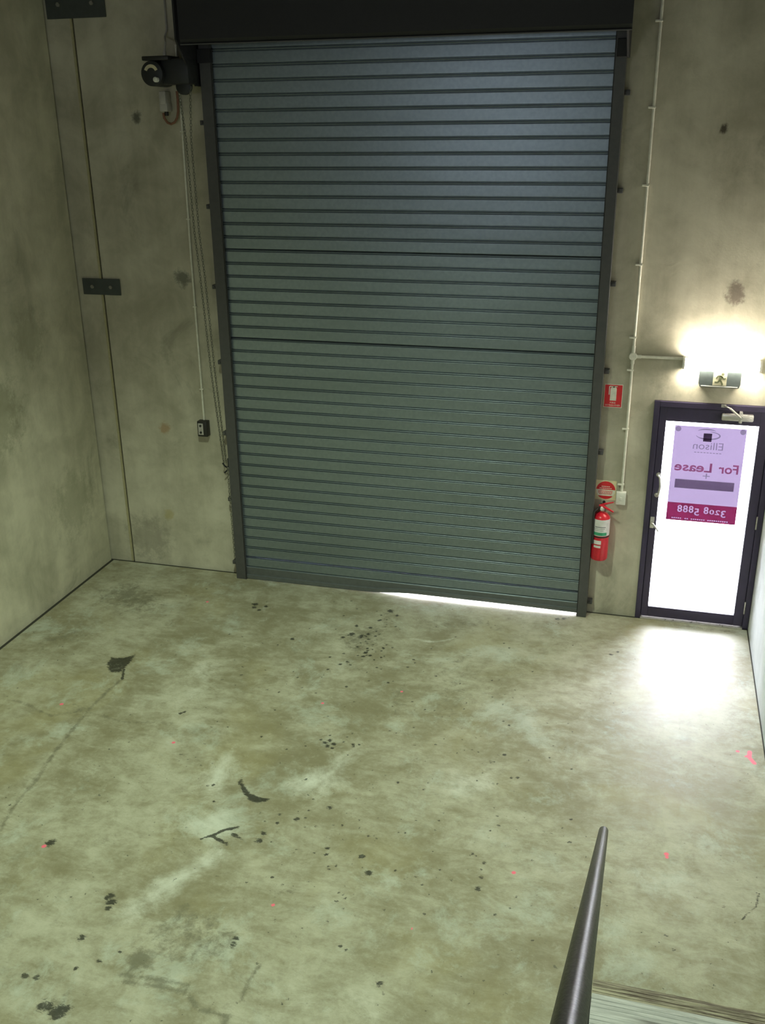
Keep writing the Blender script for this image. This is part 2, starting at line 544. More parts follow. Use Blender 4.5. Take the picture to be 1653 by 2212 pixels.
# oil stains
poly(oil, [(229, 1434), (240, 1420), (265, 1420), (293, 1413), (283, 1430), (270, 1442), (262, 1452), (236, 1453)], 0.03)
line(oil, [(268, 1446), (264, 1468)], 0.012, 0.9)
poly(oil, [(514, 1690), (521, 1679), (527, 1694), (542, 1713), (560, 1721), (590, 1725), (562, 1735), (538, 1730), (524, 1712)], 0.02)
line(oil, [(435, 1812), (462, 1803)], 0.010, 0.8)
line(oil, [(456, 1806), (485, 1793), (514, 1787)], 0.012)
line(oil, [(458, 1806), (490, 1823)], 0.014, 0.9)
poly(oil, [(491, 1800), (508, 1799), (527, 1814), (506, 1810)], 0.02)
for (u, v, r) in [(693, 1598, .012), (702, 1604, .02), (712, 1600, .02), (707, 1612, .022), (722, 1607, .018), (718, 1616, .012), (764, 1612, .014), (763, 1608, .012),
                  (551, 1305, .03), (560, 1318, .02), (575, 1310, .02), (549, 1312, .025), (843, 1320, .03), (858, 1330, .02), (740, 1377, .02), (760, 1370, .03), (780, 1375, .03),
                  (795, 1370, .02), (790, 1410, .02), (800, 1416, .015), (785, 1418, .02), (757, 1436, .012), (632, 1380, .02), (770, 1352, .02), (800, 1356, .02), (820, 1340, .02),
                  (390, 1541, .016), (398, 1538, .016), (449, 1697, .012), (460, 1696, .014), (462, 1731, .010), (640, 1770, .02), (600, 1778, .014), (712, 1745, .02),
                  (496, 1370, .010), (108, 1822, .03), (113, 1818, .025), (237, 1937, .03), (240, 1948, .03), (234, 1962, .02), (176, 2026, .022), (215, 2075, .016), (164, 2091, .014),
                  (258, 2057, .012), (510, 2027, .02), (504, 2040, .02), (92, 2172, .035), (104, 2174, .03), (125, 2186, .05), (142, 2180, .03), (55, 2108, .02), (80, 2110, .02),
                  (707, 1832, .018), (705, 1846, .014), (782, 1850, .02), (798, 1886, .025), (1205, 1337, .022), (1218, 1336, .022), (1046, 1864, .014), (1033, 1920, .02), (1040, 1895, .014),
                  (860, 1690, .012), (1105, 1680, .014), (1150, 1858, .010), (1035, 1530, .010), (1063, 1470, .010), (1088, 1558, .012), (1100, 1567, .012), (1090, 1630, .014), (1118, 1680, .014),
                  (918, 1533, .010), (1003, 1532, .010), (1150, 2032, .010), (736, 2044, .012), (748, 2052, .012), (820, 2125, .02), (555, 2081, .010), (570, 1800, .02), (560, 1816, .025), (604, 1760, .012),
                  (1320, 1414, .02), (1335, 1408, .015), (1100, 1400, .012)]:
    blob(oil, u, v, r * 0.95, 1.15, r * 1.0)
rs = np.random.RandomState(3)
for k in range(230):
    u, v = rs.uniform(560, 1250), rs.uniform(1340, 1980)
    blob(oil, u, v, rs.uniform(.004, .011), 1.1, .011)
for k in range(60):
    u, v = rs.normal(790, 45), rs.normal(1400, 45)
    blob(oil, u, v, rs.uniform(.006, .014), 1.15, .013)
line(oil, [(1640, 1930), (1634, 1958), (1612, 1976), (1605, 1986)], 0.008, 0.7)
# hairline cracks / old marks
line(soft, [(264, 1466), (225, 1500), (186, 1538), (150, 1585), (120, 1622), (75, 1690), (30, 1742), (0, 1792)], 0.016, 0.85, 0.03)
line(soft, [(0, 1511), (45, 1516), (110, 1546), (175, 1536), (200, 1541), (270, 1560), (370, 1562)], 0.014, 0.7, 0.03)
poly(soft, [(160, 1520), (200, 1530), (190, 1550), (160, 1548)], 0.08, 0.7)
# soft dirt
poly(soft, [(215, 1275), (300, 1255), (345, 1285), (340, 1320), (270, 1318), (225, 1300)], 0.25, 0.85)
poly(soft, [(90, 1370), (170, 1350), (180, 1385), (70, 1410)], 0.2, 0.6)
poly(soft, [(270, 2075), (300, 2040), (335, 2050), (330, 2095), (275, 2102)], 0.05, 0.9)
poly(soft, [(300, 2000), (400, 1950), (480, 1975), (520, 2010), (505, 2080), (390, 2090), (330, 2060)], 0.08, 0.55)
line(soft, [(262, 2106), (330, 2115), (405, 2128)], 0.018, 0.9, 0.03)
line(soft, [(268, 2120), (330, 2128), (398, 2142), (430, 2180), (492, 2196), (485, 2212)], 0.018, 0.85, 0.03)
line(soft, [(562, 2085), (540, 2115), (520, 2162)], 0.012, 0.8, 0.02)
poly(soft, [(110, 2150), (150, 2155), (150, 2195), (110, 2198)], 0.06, 0.7)
poly(soft, [(640, 1925), (640, 1915), (600, 1925), (610, 1940)], 0.08, 0.7)
poly(soft, [(720, 1365), (810, 1345), (850, 1310), (870, 1330), (830, 1380), (770, 1440), (745, 1420)], 0.15, 0.6)
poly(soft, [(845, 1490), (880, 1480), (870, 1535), (855, 1540)], 0.12, 0.7)
poly(soft, [(900, 1330), (1100, 1335), (1090, 1365), (910, 1365)], 0.15, 0.45)
poly(soft, [(1230, 1545), (1290, 1540), (1300, 1555), (1235, 1560)], 0.06, 0.55)
poly(soft, [(930, 1420), (1020, 1410), (1040, 1520), (940, 1560)], 0.3, 0.5)
poly(soft, [(0, 1640), (30, 1620), (40, 1600), (0, 1590)], 0.15, 0.5)
poly(soft, [(210, 1810), (270, 1800), (260, 1830), (215, 1830)], 0.08, 0.5)
poly(soft, [(1440, 1345), (1600, 1362), (1600, 1372), (1440, 1352)], 0.04, 0.6)
# worn pale patches
poly(pale, [(430, 1650), (500, 1630), (520, 1680), (480, 1720), (430, 1700)], 0.2, 0.8)
poly(pale, [(600, 1690), (720, 1620), (800, 1620), (760, 1700), (620, 1740)], 0.2, 0.7)
poly(pale, [(250, 1960), (330, 1890), (420, 1860), (480, 1820), (500, 1840), (430, 1900), (350, 1970), (260, 1990)], 0.15, 0.8)
poly(pale, [(350, 1740), (500, 1750), (520, 1800), (440, 1830), (360, 1800)], 0.2, 0.7)
poly(pale, [(380, 1440), (480, 1420), (500, 1500), (400, 1520)], 0.3, 0.6)
poly(pale, [(880, 1378), (940, 1384), (985, 1376), (975, 1384), (930, 1390)], 0.03, 0.8)
poly(pale, [(300, 1990), (310, 1950), (360, 1930), (330, 2000)], 0.2, 0.6)
poly(pale, [(560, 2110), (826, 2080), (826, 2212), (520, 2212)], 0.3, 0.55)
poly(pale, [(60, 1690), (230, 1640), (220, 1760), (60, 1790)], 0.3, 0.5)
poly(pale, [(960, 1660), (1080, 1655), (1090, 1730), (960, 1725)], 0.12, 0.5)
# pink marking-paint dots
for (u, v, r) in [(133, 1521, .016), (375, 1604, .014), (697, 1519, .013), (590, 1955, .012), (95, 1828, .016), (1110, 1885, .014), (1440, 1845, .016), (1441, 1852, .012), (448, 1300, .014),
                  (868, 1494, .012), (890, 2006, .008)]:
    blob(pink, u, v, r, 1.0, .010)
line(pink, [(1620, 1624), (1619, 1636), (1630, 1649)], 0.014, 1.0, 0.012)
blob(pink, 1594, 1623, .014, 1.0, .010)
blob(pink, 1611, 1634, .010, 1.0, .010)

nv = NXg * NYg
co = np.zeros((nv + 4, 3))
co[:nv, 0] = XX.ravel()
co[:nv, 1] = YY.ravel()
co[nv:] = [(GX0, Y_REAR, 0), (GX1, Y_REAR, 0), (GX1, GY0, 0), (GX0, GY0, 0)]
idx = np.arange(nv).reshape(NYg, NXg)
quads = np.stack([idx[:-1, :-1], idx[:-1, 1:], idx[1:, 1:], idx[1:, :-1]], -1).reshape(-1, 4)
quads = np.vstack([quads, [[nv, nv + 1, nv + 2, nv + 3]]])
me = bpy.data.meshes.new('floor')
me.vertices.add(nv + 4)
me.vertices.foreach_set('co', co.ravel())
me.loops.add(len(quads) * 4)
me.loops.foreach_set('vertex_index', quads.ravel().astype(np.int32))
me.polygons.add(len(quads))
me.polygons.foreach_set('loop_start', np.arange(0, len(quads) * 4, 4, dtype=np.int32))
me.update(calc_edges=True)
at = me.attributes.new('stain', 'FLOAT_COLOR', 'POINT')
cols = np.zeros((nv + 4, 4))
cols[:nv, 0] = oil.ravel(); cols[:nv, 1] = soft.ravel(); cols[:nv, 2] = pale.ravel(); cols[:, 3] = 1
at.data.foreach_set('color', cols.ravel())
at2 = me.attributes.new('paint', 'FLOAT', 'POINT')
pv = np.zeros(nv + 4); pv[:nv] = pink.ravel()
at2.data.foreach_set('value', pv)
me.materials.append(MAT['floor'])
floor = struct(link('floor', me))
floor['label'] = 'stained grey concrete floor with oil marks and pink paint dots'

# filler in the joint round the slab edge (sits 15 mm below the floor surface)
struct(MB().box(XL - 0.02, XR + 0.02, Y_REAR, 0.02, -0.25, -0.006).build('trim_1', 'joint'))['label'] = 'dark joint filler along the foot of the walls'

# back wall with shutter and door openings
SHX0, SHX1, SHZ = -2.36, 0.945, 4.82
DX0, DX1, DZ = 1.50, 2.507, 2.10
JX = -3.735
wb = MB()
T = 0.18
wb.box(JX + 0.008, SHX0, 0, T, -0.2, Z_TOP)
wb.box(SHX0, SHX1, 0, T, SHZ, Z_TOP)
wb.box(SHX1, DX0, 0, T, -0.2, Z_TOP)
wb.box(DX0, XR + 0.15, 0, T, DZ, Z_TOP)
wb.box(DX1, XR + 0.15, 0, T, -0.2, DZ)
wall_back = struct(wb.build('wall_back', 'wall'))
wall_back['label'] = 'mottled cast concrete front wall round the shutter and the glass door'
MB().box(XL - 0.15, JX - 0.008, 0, T, -0.2, Z_TOP).build('panel', 'wall', wall_back)
MB().box(JX - 0.026, JX - 0.006, -0.006, 0.03, 0, Z_TOP).build('sealant', 'sealant', wall_back)
MB().box(JX - 0.008, JX + 0.008, 0.012, 0.05, 0, Z_TOP).build('joint_backing', 'joint', wall_back)
wall_left = struct(MB().box(XL - 0.15, XL, Y_REAR, -0.022, -0.2, Z_TOP).build('wall_left', 'wall_l'))
wall_left['label'] = 'tall mottled concrete side wall'
MB().box(XL - 0.15, XL - 0.02, -0.022, 0.0, -0.2, Z_TOP).build('corner_joint', 'joint', wall_left)
struct(MB().box(XR, XR + 0.15, Y_REAR, 0.0, -0.2, Z_TOP).build('wall_right', 'wall_r'))['label'] = 'pale side wall beside the glass door and stairs'
struct(MB().box(XL - 0.15, XR + 0.15, Y_REAR - 0.15, Y_REAR, -0.2, Z_TOP).build('wall_rear', 'wall'))['label'] = 'concrete rear wall of the unit'
struct(MB().box(XL - 0.15, XR + 0.15, Y_REAR - 0.15, T, Z_TOP, Z_TOP + 0.1).build('ceiling', 'roof'))['label'] = 'dark sheet roof over the unit'
struct(MB().box(-60, 60, T, 80, -0.3, -0.022).build('ground', 'outside'))['label'] = 'pale driveway outside the glass door'
struct(MB().box(SHX0, SHX1, 0.0, T, -0.3, -0.004).build('trim_2', 'outside'))['label'] = 'concrete sill under the shutter'
struct(MB().box(DX0, DX1, 0.0, T, -0.3, -0.004).build('trim_3', 'slab'))['label'] = 'concrete sill under the glass door'

# mezzanine behind the camera, its office front with a lit window
MZ_Y = -8.9
struct(MB().box(XL, XR, Y_REAR, MZ_Y, 2.60, 2.85).build('mezzanine_floor', 'slab'))['label'] = 'concrete mezzanine floor at the head of the stairs'
of = MB()
OY = -12.2
WX0, WX1, WZ0, WZ1 = -2.2, -1.1, 3.55, 4.75
of.box(XL, WX0, OY - 0.1, OY, 2.85, 5.6)
of.box(WX1, XR, OY - 0.1, OY, 2.85, 5.6)
of.box(WX0, WX1, OY - 0.1, OY, 2.85, WZ0)
of.box(WX0, WX1, OY - 0.1, OY, WZ1, 5.6)
struct(of.build('wall_office', 'wall'))['label'] = 'concrete office front on the mezzanine'
struct(MB().box(WX0, WX1, OY - 0.06, OY - 0.04, WZ0, WZ1).build('window_1', 'office'))['label'] = 'lit office window on the mezzanine'
# unseen block added across the driveway to screen the low sky
nb = MB()
nb.box(-30, 30, 14.0, 20.0, -0.3, 5.2)
nb.box(-30.1, 30.1, 13.9, 20.1, 5.2, 5.4)
struct(nb.build('low_sky_screen', 'slab'))['label'] = 'added unseen grey block across the driveway, screening the low sky'

# ================================================================== DOOR
door = bpy.data.objects.new('door_1', None)
COL.objects.link(door)
door.location = (2.0, 0, 0)
tag(door, 'black aluminium framed glass entry door', kind='structure')
fr = MB()
FY0, FY1 = -0.022, 0.10
fr.box(DX0, 1.548, FY0, FY1, 0, DZ - 0.003, 0.003)
fr.box(2.457, DX1 - 0.001, FY0, FY1, 0, DZ - 0.003, 0.003)
fr.box(1.548, 2.457, FY0, FY1, 2.048, DZ - 0.003, 0.003)
fr.box(1.540, 1.566, 0.0405, 0.062, 0.0, 2.06)
fr.box(2.440, 2.460, 0.0405, 0.062, 0.0, 2.06)
fr.box(1.548, 2.457, 0.0405, 0.062, 2.030, 2.06)
fr.build('door_frame', 'frame', door)
MB().box(1.548, 2.457, -0.035, 0.09, 0.0, 0.014, 0.003).build('threshold', 'silver', door)
lf = MB()
LY0, LY1 = -0.006, 0.040
GLX0, GLX1, GLZ0, GLZ1 = 1.612, 2.374, 0.122, 1.920
lf.box(1.551, GLX0, LY0, LY1, 0.020, 2.045, 0.003)
lf.box(GLX1, 2.454, LY0, LY1, 0.020, 2.045, 0.003)
lf.box(GLX0, GLX1, LY0, LY1, GLZ1, 2.045, 0.003)
lf.box(GLX0, GLX1, LY0, LY1, 0.020, GLZ0, 0.003)
leaf = lf.build('door_leaf', 'frame', door)
MB().box(GLX0 - 0.006, GLX1 + 0.006, 0.018, 0.024, GLZ0 - 0.006, GLZ1 + 0.006).build('pane', 'glass', leaf)
# pull handle
p0, p1 = onY(1424, 1027, -0.03), onY(1418, 1071, -0.03)
ph = MB()
xm = (p0.x + p1.x) / 2
ph.tube([(xm, -0.006, p0.z), (xm, -0.045, p0.z), (xm + 0.012, -0.058, p0.z - 0.015), (xm + 0.022, -0.062, (p0.z + p1.z) / 2), (xm + 0.012, -0.058, p1.z + 0.015), (xm, -0.045, p1.z), (xm, -0.006, p1.z)], 0.009, 12)
for z in (p0.z, p1.z): ph.lathe([(0.020, -0.012), (0.020, -0.006)], (xm, 0, z), 'Y', 20)
ph.build('pull_handle', 'silver', leaf, True)
q = onY(1409, 1129, -0.03)
lv = MB()
lv.box(q.x - 0.018, q.x + 0.018, -0.014, -0.006, q.z - 0.06, q.z + 0.05, 0.004)
lv.tube([(q.x, -0.006, q.z), (q.x, -0.05, q.z), (q.x + 0.012, -0.058, q.z - 0.006), (q.x + 0.06, -0.06, q.z - 0.07)], [0.010, 0.010, 0.009, 0.006], 10)
lv.build('lever_handle', 'silver', leaf, True)
for (u, v) in ((1628, 1130), (1601, 1313), (1651, 962)):
    c = onY(u, v, -0.028)
    MB().lathe([(0.007, -0.06), (0.007, 0.06)], (2.4556, -0.026, c.z), 'Z', 10).build('hinge', 'frame' if False else 'silver', door, True)
# closer
c = onY(1595, 902, -0.03)
cl = MB()
cl.box(c.x - 0.135, c.x + 0.125, -0.055, -0.006, c.z - 0.030, c.z + 0.030, 0.012)
closer = cl.build('door_closer', 'silver', door, True)
ca = MB()
a0, a1, a2 = onY(1601, 903, -0.07), onY(1578, 883, -0.09), onY(1564, 880, -0.04)
ca.tube([(a0.x, -0.055, a0.z), (a0.x, -0.075, a0.z)], 0.018, 14)
ca.tube([(a0.x, -0.070, a0.z), (a1.x, -0.085, a1.z)], 0.009, 10)
ca.tube([(a1.x, -0.085, a1.z), (a2.x, -0.023, a2.z + 0.01)], 0.007, 10)
ca.box(a2.x - 0.02, a2.x + 0.02, -0.030, -0.0225, a2.z - 0.004, a2.z + 0.022)
ca.build('closer_arm', 'silver', closer, True)
MB().box(a0.x - 0.013, a0.x + 0.013, -0.062, -0.010, c.z - 0.042, c.z + 0.055, 0.004).build('pivot_block', 'silver', closer, True)

# ------------------------------------------------------------------ poster on the glass
PX0, PX1, PZ0, PZ1 = 1.690, 2.284, 1.001, 1.884
poster = thing('lease_poster', ((PX0 + PX1) / 2, 0.012, PZ0), 'lilac For Lease poster with maroon band stuck on the door glass, seen from behind', 'poster')
def pp(u, v):
    q = onY(u, v, 0.008)
    return (q.x, q.z)
def quadmesh(name, polyxz, y, mat, parent):
    # print and paper are flat films on the pane
    m_ = bpy.data.meshes.new(name)
    m_.from_pydata([(x, y, z) for x, z in polyxz], [], [list(range(len(polyxz)))])
    m_.materials.append(MAT[mat])
    return link(name, m_, parent)
quadmesh('sheet', [(PX0, PZ0), (PX1, PZ0), (PX1, PZ1), (PX0, PZ1)], 0.0125, 'film', poster)
# maroon band with the figures of the phone number and the small print cut out of it
BZ = PZ0 + 0.170
band = MB().box(PX0, PX1, 0.0110, 0.0116, PZ0, BZ).build('maroon_band', 'ink_maroon', poster)
def text_tool(body, width, height, centre):
    cu = bpy.data.curves.new('txt', 'FONT')
    cu.body = body
    cu.align_x = 'CENTER'
    cu.resolution_u = 2
    cu.extrude = 0.2
    cu.offset = 0.015
    tmp = bpy.data.objects.new('txt', cu)
    COL.objects.link(tmp)
    m_ = bpy.data.meshes.new_from_object(tmp.evaluated_get(bpy.context.evaluated_depsgraph_get()))
    bpy.data.objects.remove(tmp); bpy.data.curves.remove(cu)
    co_ = np.empty(len(m_.vertices) * 3); m_.vertices.foreach_get('co', co_); co_ = co_.reshape(-1, 3)
    mn_, mx_ = co_.min(0), co_.max(0)
    u_ = -(co_[:, 0] - (mn_[0] + mx_[0]) / 2) / (mx_[0] - mn_[0]) * width
    v_ = (co_[:, 1] - (mn_[1] + mx_[1]) / 2) / (mx_[1] - mn_[1]) * height
    d_ = co_[:, 2] / 0.2 * 0.004
    m_.vertices.foreach_set('co', np.stack([centre[0] + u_, 0.0113 + d_, centre[1] + v_], 1).ravel())
    bm = bmesh.new(); bm.from_mesh(m_)
    bmesh.ops.remove_doubles(bm, verts=bm.verts[:], dist=1e-6)
    bmesh.ops.recalc_face_normals(bm, faces=bm.faces[:])
    bm.to_mesh(m_); bm.free()
    return m_
NUMX = pp(1515, 1104)[0]
tool = None
bmt = bmesh.new()
HX_, HC_ = 0.046, 0.068     # x-height and full height of the old-style figures
xcur = NUMX + 0.21
for ch_ in '3208 5888':
    if ch_ == ' ':
        xcur -= 0.030
        continue
    hgt, zc_ = {'3': (HC_, -0.5), '5': (HC_, -0.5), '2': (HX_, 0.0), '0': (HX_, 0.0), '8': (HC_, 0.5)}[ch_]
    zmid = PZ0 + 0.104 + zc_ * (HC_ - HX_)
    m1 = text_tool(ch_, 0.042, hgt, (xcur - 0.022, zmid))
    bmt.from_mesh(m1)
    xcur -= 0.0488
for (s_, e_) in ((0.08, 0.25), (0.27, 0.34), (0.36, 0.58), (0.60, 0.92)):
    for q_ in range(int((e_ - s_) / 0.03)):
        xa_ = PX0 + (s_ + q_ * 0.03) * 0.594
        r_ = bmesh.ops.create_cube(bmt, size=1)
        for v in r_['verts']:
            v.co = Vector((xa_ + 0.007 + v.co.x * 0.012, 0.0113 + v.co.y * 0.008, PZ0 + 0.022 + v.co.z * 0.011))
mt_ = bpy.data.meshes.new('tool')
bmt.to_mesh(mt_); bmt.free()
tool = bpy.data.objects.new('tool', mt_)
COL.objects.link(tool)
bpy.context.view_layer.update()
tool.matrix_world = Matrix.Identity(4)
md = band.modifiers.new('cut', 'BOOLEAN')
md.operation = 'DIFFERENCE'; md.solver = 'EXACT'; md.object = tool
bpy.context.view_layer.update()
cutm = bpy.data.meshes.new_from_object(band.evaluated_get(bpy.context.evaluated_depsgraph_get()))
band.modifiers.clear()
band.data = cutm
bpy.data.objects.remove(tool)
c = pp(1526, 1011)
text_mesh('For', 0.165, 0.086, (c[0] + 0.185, c[1]), 0.0104, 'ink_text', 'lettering', poster, True, 0.02)
text_mesh('Lease', 0.315, 0.086, (c[0] - 0.110, c[1]), 0.0104, 'ink_text', 'lettering', poster, True, 0.02)
c = pp(1526, 1029)
text_mesh('+', 0.06, 0.05, c, 0.0104, 'ink_grey', 'plus_sign', poster, True)
a = pp(1459, 1034); b = (pp(1585, 1060)[0], pp(1458, 1053)[1])
quadmesh('dark_bar', [(a[0], b[1]), (b[0], b[1]), (b[0], a[1]), (a[0], a[1])], 0.0104, 'ink_bar', poster)
c = pp(1530, 964)
text_mesh('Ellison', 0.25, 0.066, c, 0.0104, 'ink_grey', 'name_lettering', poster, True)
for k in range(9):
    x = c[0] - 0.11 + k * 0.026
    quadmesh('fine_print', [(x, c[1] - 0.065), (x + 0.018, c[1] - 0.065), (x + 0.018, c[1] - 0.058), (x, c[1] - 0.058)], 0.0104, 'ink_grey', poster)
def swoosh(name, cx, cz, rx, rz, t0, t1, w0, w1):
    n = 24
    vs, fs = [], []
    for i in range(n + 1):
        t = t0 + (t1 - t0) * i / n
        ww = (w0 + (w1 - w0) * math.sin(PI * i / n)) / 2
        for s in (-1, 1):
            vs.append((cx + (rx + s * ww) * math.cos(t), 0.0104, cz + (rz + s * ww) * math.sin(t)))
        if i: fs.append((2 * i - 2, 2 * i - 1, 2 * i + 1, 2 * i))
    m_ = bpy.data.meshes.new(name)
    m_.from_pydata(vs, [], fs)
    m_.materials.append(MAT['ink_grey'])
    return link(name, m_, poster)
c = pp(1530, 941)
swoosh('emblem_ring', c[0], c[1], 0.098, 0.034, PI * 1.05, PI * 2.45, 0.004, 0.014)
swoosh('emblem_arc', c[0] - 0.01, c[1] + 0.030, 0.08, 0.024, PI * 0.15, PI * 0.9, 0.003, 0.012)
a = pp(1521, 936); b = pp(1537, 955)
quadmesh('black_square', [(a[0], b[1]), (b[0], b[1]), (b[0], a[1]), (a[0], a[1])], 0.0098, 'ink_dark', poster)
for (u, v) in ((1466, 926), (1606, 934)):
    c = pp(u, v)
    m_ = [(c[0] + 0.024 * math.cos(t * PI / 10), c[1] + 0.024 * math.sin(t * PI / 10)) for t in range(20)]
    quadmesh('suction_cup', m_, 0.0098, 'ink_grey', poster)

# ================================================================== ROLLER SHUTTER
sh = thing('roller_shutter', (-0.7, -0.1, 0), 'tall grey corrugated steel roller shutter, closed', 'roller shutter')
meas = [4.934, 4.817, 4.702, 4.587, 4.468, 4.355, 4.236, 4.119, 3.999, 3.88, 3.759, 3.644, 3.525, 3.41, 3.299, 3.176, 3.064, 2.946, 2.832, 2.715, 2.598, 2.491,
        2.369, 2.255, 2.142, 2.03, 1.92, 1.81, 1.699, 1.577, 1.466, 1.354, 1.243, 1.126, 1.018, 0.899, 0.789, 0.678, 0.566, 0.453, 0.349, 0.239, 0.143]
cf = np.polyfit(np.arange(len(meas)), meas, 2)
def zg(i): return float(np.polyval(cf, i))
CX0, CX1, CY = -2.40, 0.985, -0.105
P = 0.115
def slat_profile(seam):
    # (z, depth behind the face) from the middle of the lower groove up to the middle of the upper groove
    if seam:
        low = [(0.0, 0.022), (0.008, 0.020), (0.013, 0.003)]
    else:
        low = [(0.0, -0.0030), (0.0028, -0.0022), (0.0040, 0.006), (0.0048, 0.015), (0.0112, 0.015), (0.0122, 0.006), (0.0130, 0.0012)]
    face = [(0.0142, 0.0002), (0.0158, 0.0), (0.020, 0.0), (P - 0.020, 0.0), (P - 0.0158, 0.0), (P - 0.0142, 0.0002)]
    up = [(P - z_, d_) for z_, d_ in [(0.0130, 0.0012), (0.0122, 0.006), (0.0112, 0.015), (0.0048, 0.015), (0.0040, 0.006), (0.0028, -0.0022), (0.0, -0.0030)]]
    return low + face + up
def slat_mesh(name, seam):
    bm = bmesh.new()
    pr = slat_profile(seam)
    rows = [[bm.verts.new((x, d, z)) for x in (0, CX1 - CX0)] for z, d in pr]
    for i in range(len(rows) - 1):
        f = bm.faces.new((rows[i][0], rows[i][1], rows[i + 1][1], rows[i + 1][0]))
        f.smooth = True
    back = [[bm.verts.new((x, 0.026, z)) for x in (0, CX1 - CX0)] for z in (0, P)]
    bm.faces.new((back[0][1], back[0][0], back[1][0], back[1][1]))
    bmesh.ops.recalc_face_normals(bm, faces=bm.faces[:])
    m_ = bpy.data.meshes.new(name)
    bm.to_mesh(m_)
    bm.free()
    # make sure the front faces the room
    if m_.polygons[8].normal.y > 0: m_.flip_normals()
    m_.materials.append(MAT['zinc'])
    return m_
slat_a, slat_b = slat_mesh('slat', False), slat_mesh('slat_seam', True)
NS = len(meas)
for i in range(-2, NS):
    z1 = zg(i - 1) if i > -2 else zg(0) + P * 2 + 0.1
    z0, z1 = zg(i), zg(i - 1)
    # slat above groove i
    o = link('slat', slat_b if i in (14, 21, 41) else slat_a, sh)
    o.location = Vector((CX0, CY + (0.0 if i % 7 else 0.001), z0)) + o.location
    o.scale = (1, 1, (z1 - z0) / P)
# bottom rail, its lower edge bowed up off the uneven floor
br = bmesh.new()
zt = zg(NS - 1)
xs = np.linspace(CX0, CX1, 40)
def zb(x):
    t = (x - CX0) / (CX1 - CX0)
    if x < -1.1: return 0.003 + 0.006 * t
    s = min(1.0, (x + 1.1) / 0.5)
    return 0.006 + 0.030 * (s * s * (3 - 2 * s)) - 0.010 * max(0, (x - 0.3))
rows = []
for x in xs:
    b_ = zb(x)
    prof = [(CY + 0.030, zt), (CY + 0.004, zt), (CY - 0.004, zt - 0.006), (CY - 0.004, b_ + 0.045), (CY - 0.020, b_ + 0.040), (CY - 0.020, b_ + 0.004), (CY - 0.016, b_), (CY + 0.030, b_)]
    rows.append([br.verts.new((x, y, z)) for y, z in prof])
for i in range(len(rows) - 1):
    for k in range(8):
        br.faces.new((rows[i][k], rows[i][(k + 1) % 8], rows[i + 1][(k + 1) % 8], rows[i + 1][k]))
br.faces.new(rows[0]); br.faces.new(rows[-1][::-1])
bmesh.ops.recalc_face_normals(br, faces=br.faces[:])
me = bpy.data.meshes.new('bottom_rail')
br.to_mesh(me); br.free()
me.materials.append(pm('dark_zinc_rail', (0.16, 0.175, 0.185), 0.5, 0.6))
link('bottom_rail', me, sh)
# guide channels with fixing lugs
def guide(x0, x1, inner_right, lug_z):
    g = MB()
    # back flange, outer web, front flange with inner lip
    xi, xo = (x1, x0) if inner_right else (x0, x1)
    s = 1 if inner_right else -1
    g.box(min(xo, xo + s * 0.012), max(xo, xo + s * 0.012), -0.135, 0.0, 0.0, 5.06)
    g.box(x0, x1, -0.141, -0.133, 0.0, 5.06, 0.002)
    g.box(x0, x1, -0.060, -0.050, 0.0, 5.06)
    g.box(min(xi, xi - s * 0.006), max(xi, xi - s * 0.006), -0.141, -0.120, 0.0, 5.06)
    go = g.build('guide_channel', 'guide', sh)
    for z in lug_z:
        l = MB()
        a = xo - s * 0.045
        yf = -0.118 if inner_right else -0.062
        l.box(min(a, xo), max(a, xo), yf, -0.002, z - 0.020, z + 0.020, 0.004)
        l.lathe([(0.011, yf - 0.010), (0.011, yf + 0.002)], (xo - s * 0.024, 0, z), 'Y', 6)
        l.build('fixing_lug', 'guide', go)
guide(-2.487, -2.378, True, [4.37, 3.67, 2.96, 2.253, 1.548, 0.859, 0.167])
guide(0.968, 1.056, False, [4.552, 3.824, 3.082, 2.34, 1.606, 0.126])
# hood over the coil and end brackets
h = MB()
HX0, HX1 = -2.47, 1.10
h.prism_x([(-0.50, 4.965), (-0.52, 5.0), (-0.52, 5.55), (-0.42, 5.68), (-0.001, 5.68), (-0.001, 5.66), (-0.41, 5.66), (-0.505, 5.54), (-0.505, 5.0), (-0.49, 4.975)], HX0, HX1)
h.build('hood', 'hood', sh)
MB().box(HX0, HX1, -0.515, -0.495, 4.958, 4.967, 0.002).build('hood_lip', 'guide', sh)
MB().lathe([(0.17, -2.44), (0.19, -2.44), (0.19, 1.05), (0.17, 1.05)], (0, -0.29, 5.33), 'X', 32).build('coil', 'hood', sh, True)
MB().prism_x([(-0.001, 4.80), (-0.18, 4.80), (-0.45, 4.95), (-0.515, 5.0), (-0.515, 5.66), (-0.001, 5.66)], 1.062, 1.078).build('end_bracket', 'hood', sh)
MB().prism_x([(-0.001, 4.66), (-0.20, 4.66), (-0.45, 4.92), (-0.515, 5.0), (-0.515, 5.66), (-0.001, 5.66)], -2.515, -2.499).build('end_bracket', 'hood', sh)
MB().box(0.985, 1.06, -0.16, -0.01, 4.80, 4.93, 0.004).build('guide_head', 'hood', sh)
MB().box(-2.497, -2.375, -0.16, -0.01, 4.84, 4.95, 0.004).build('guide_head', 'hood', sh)

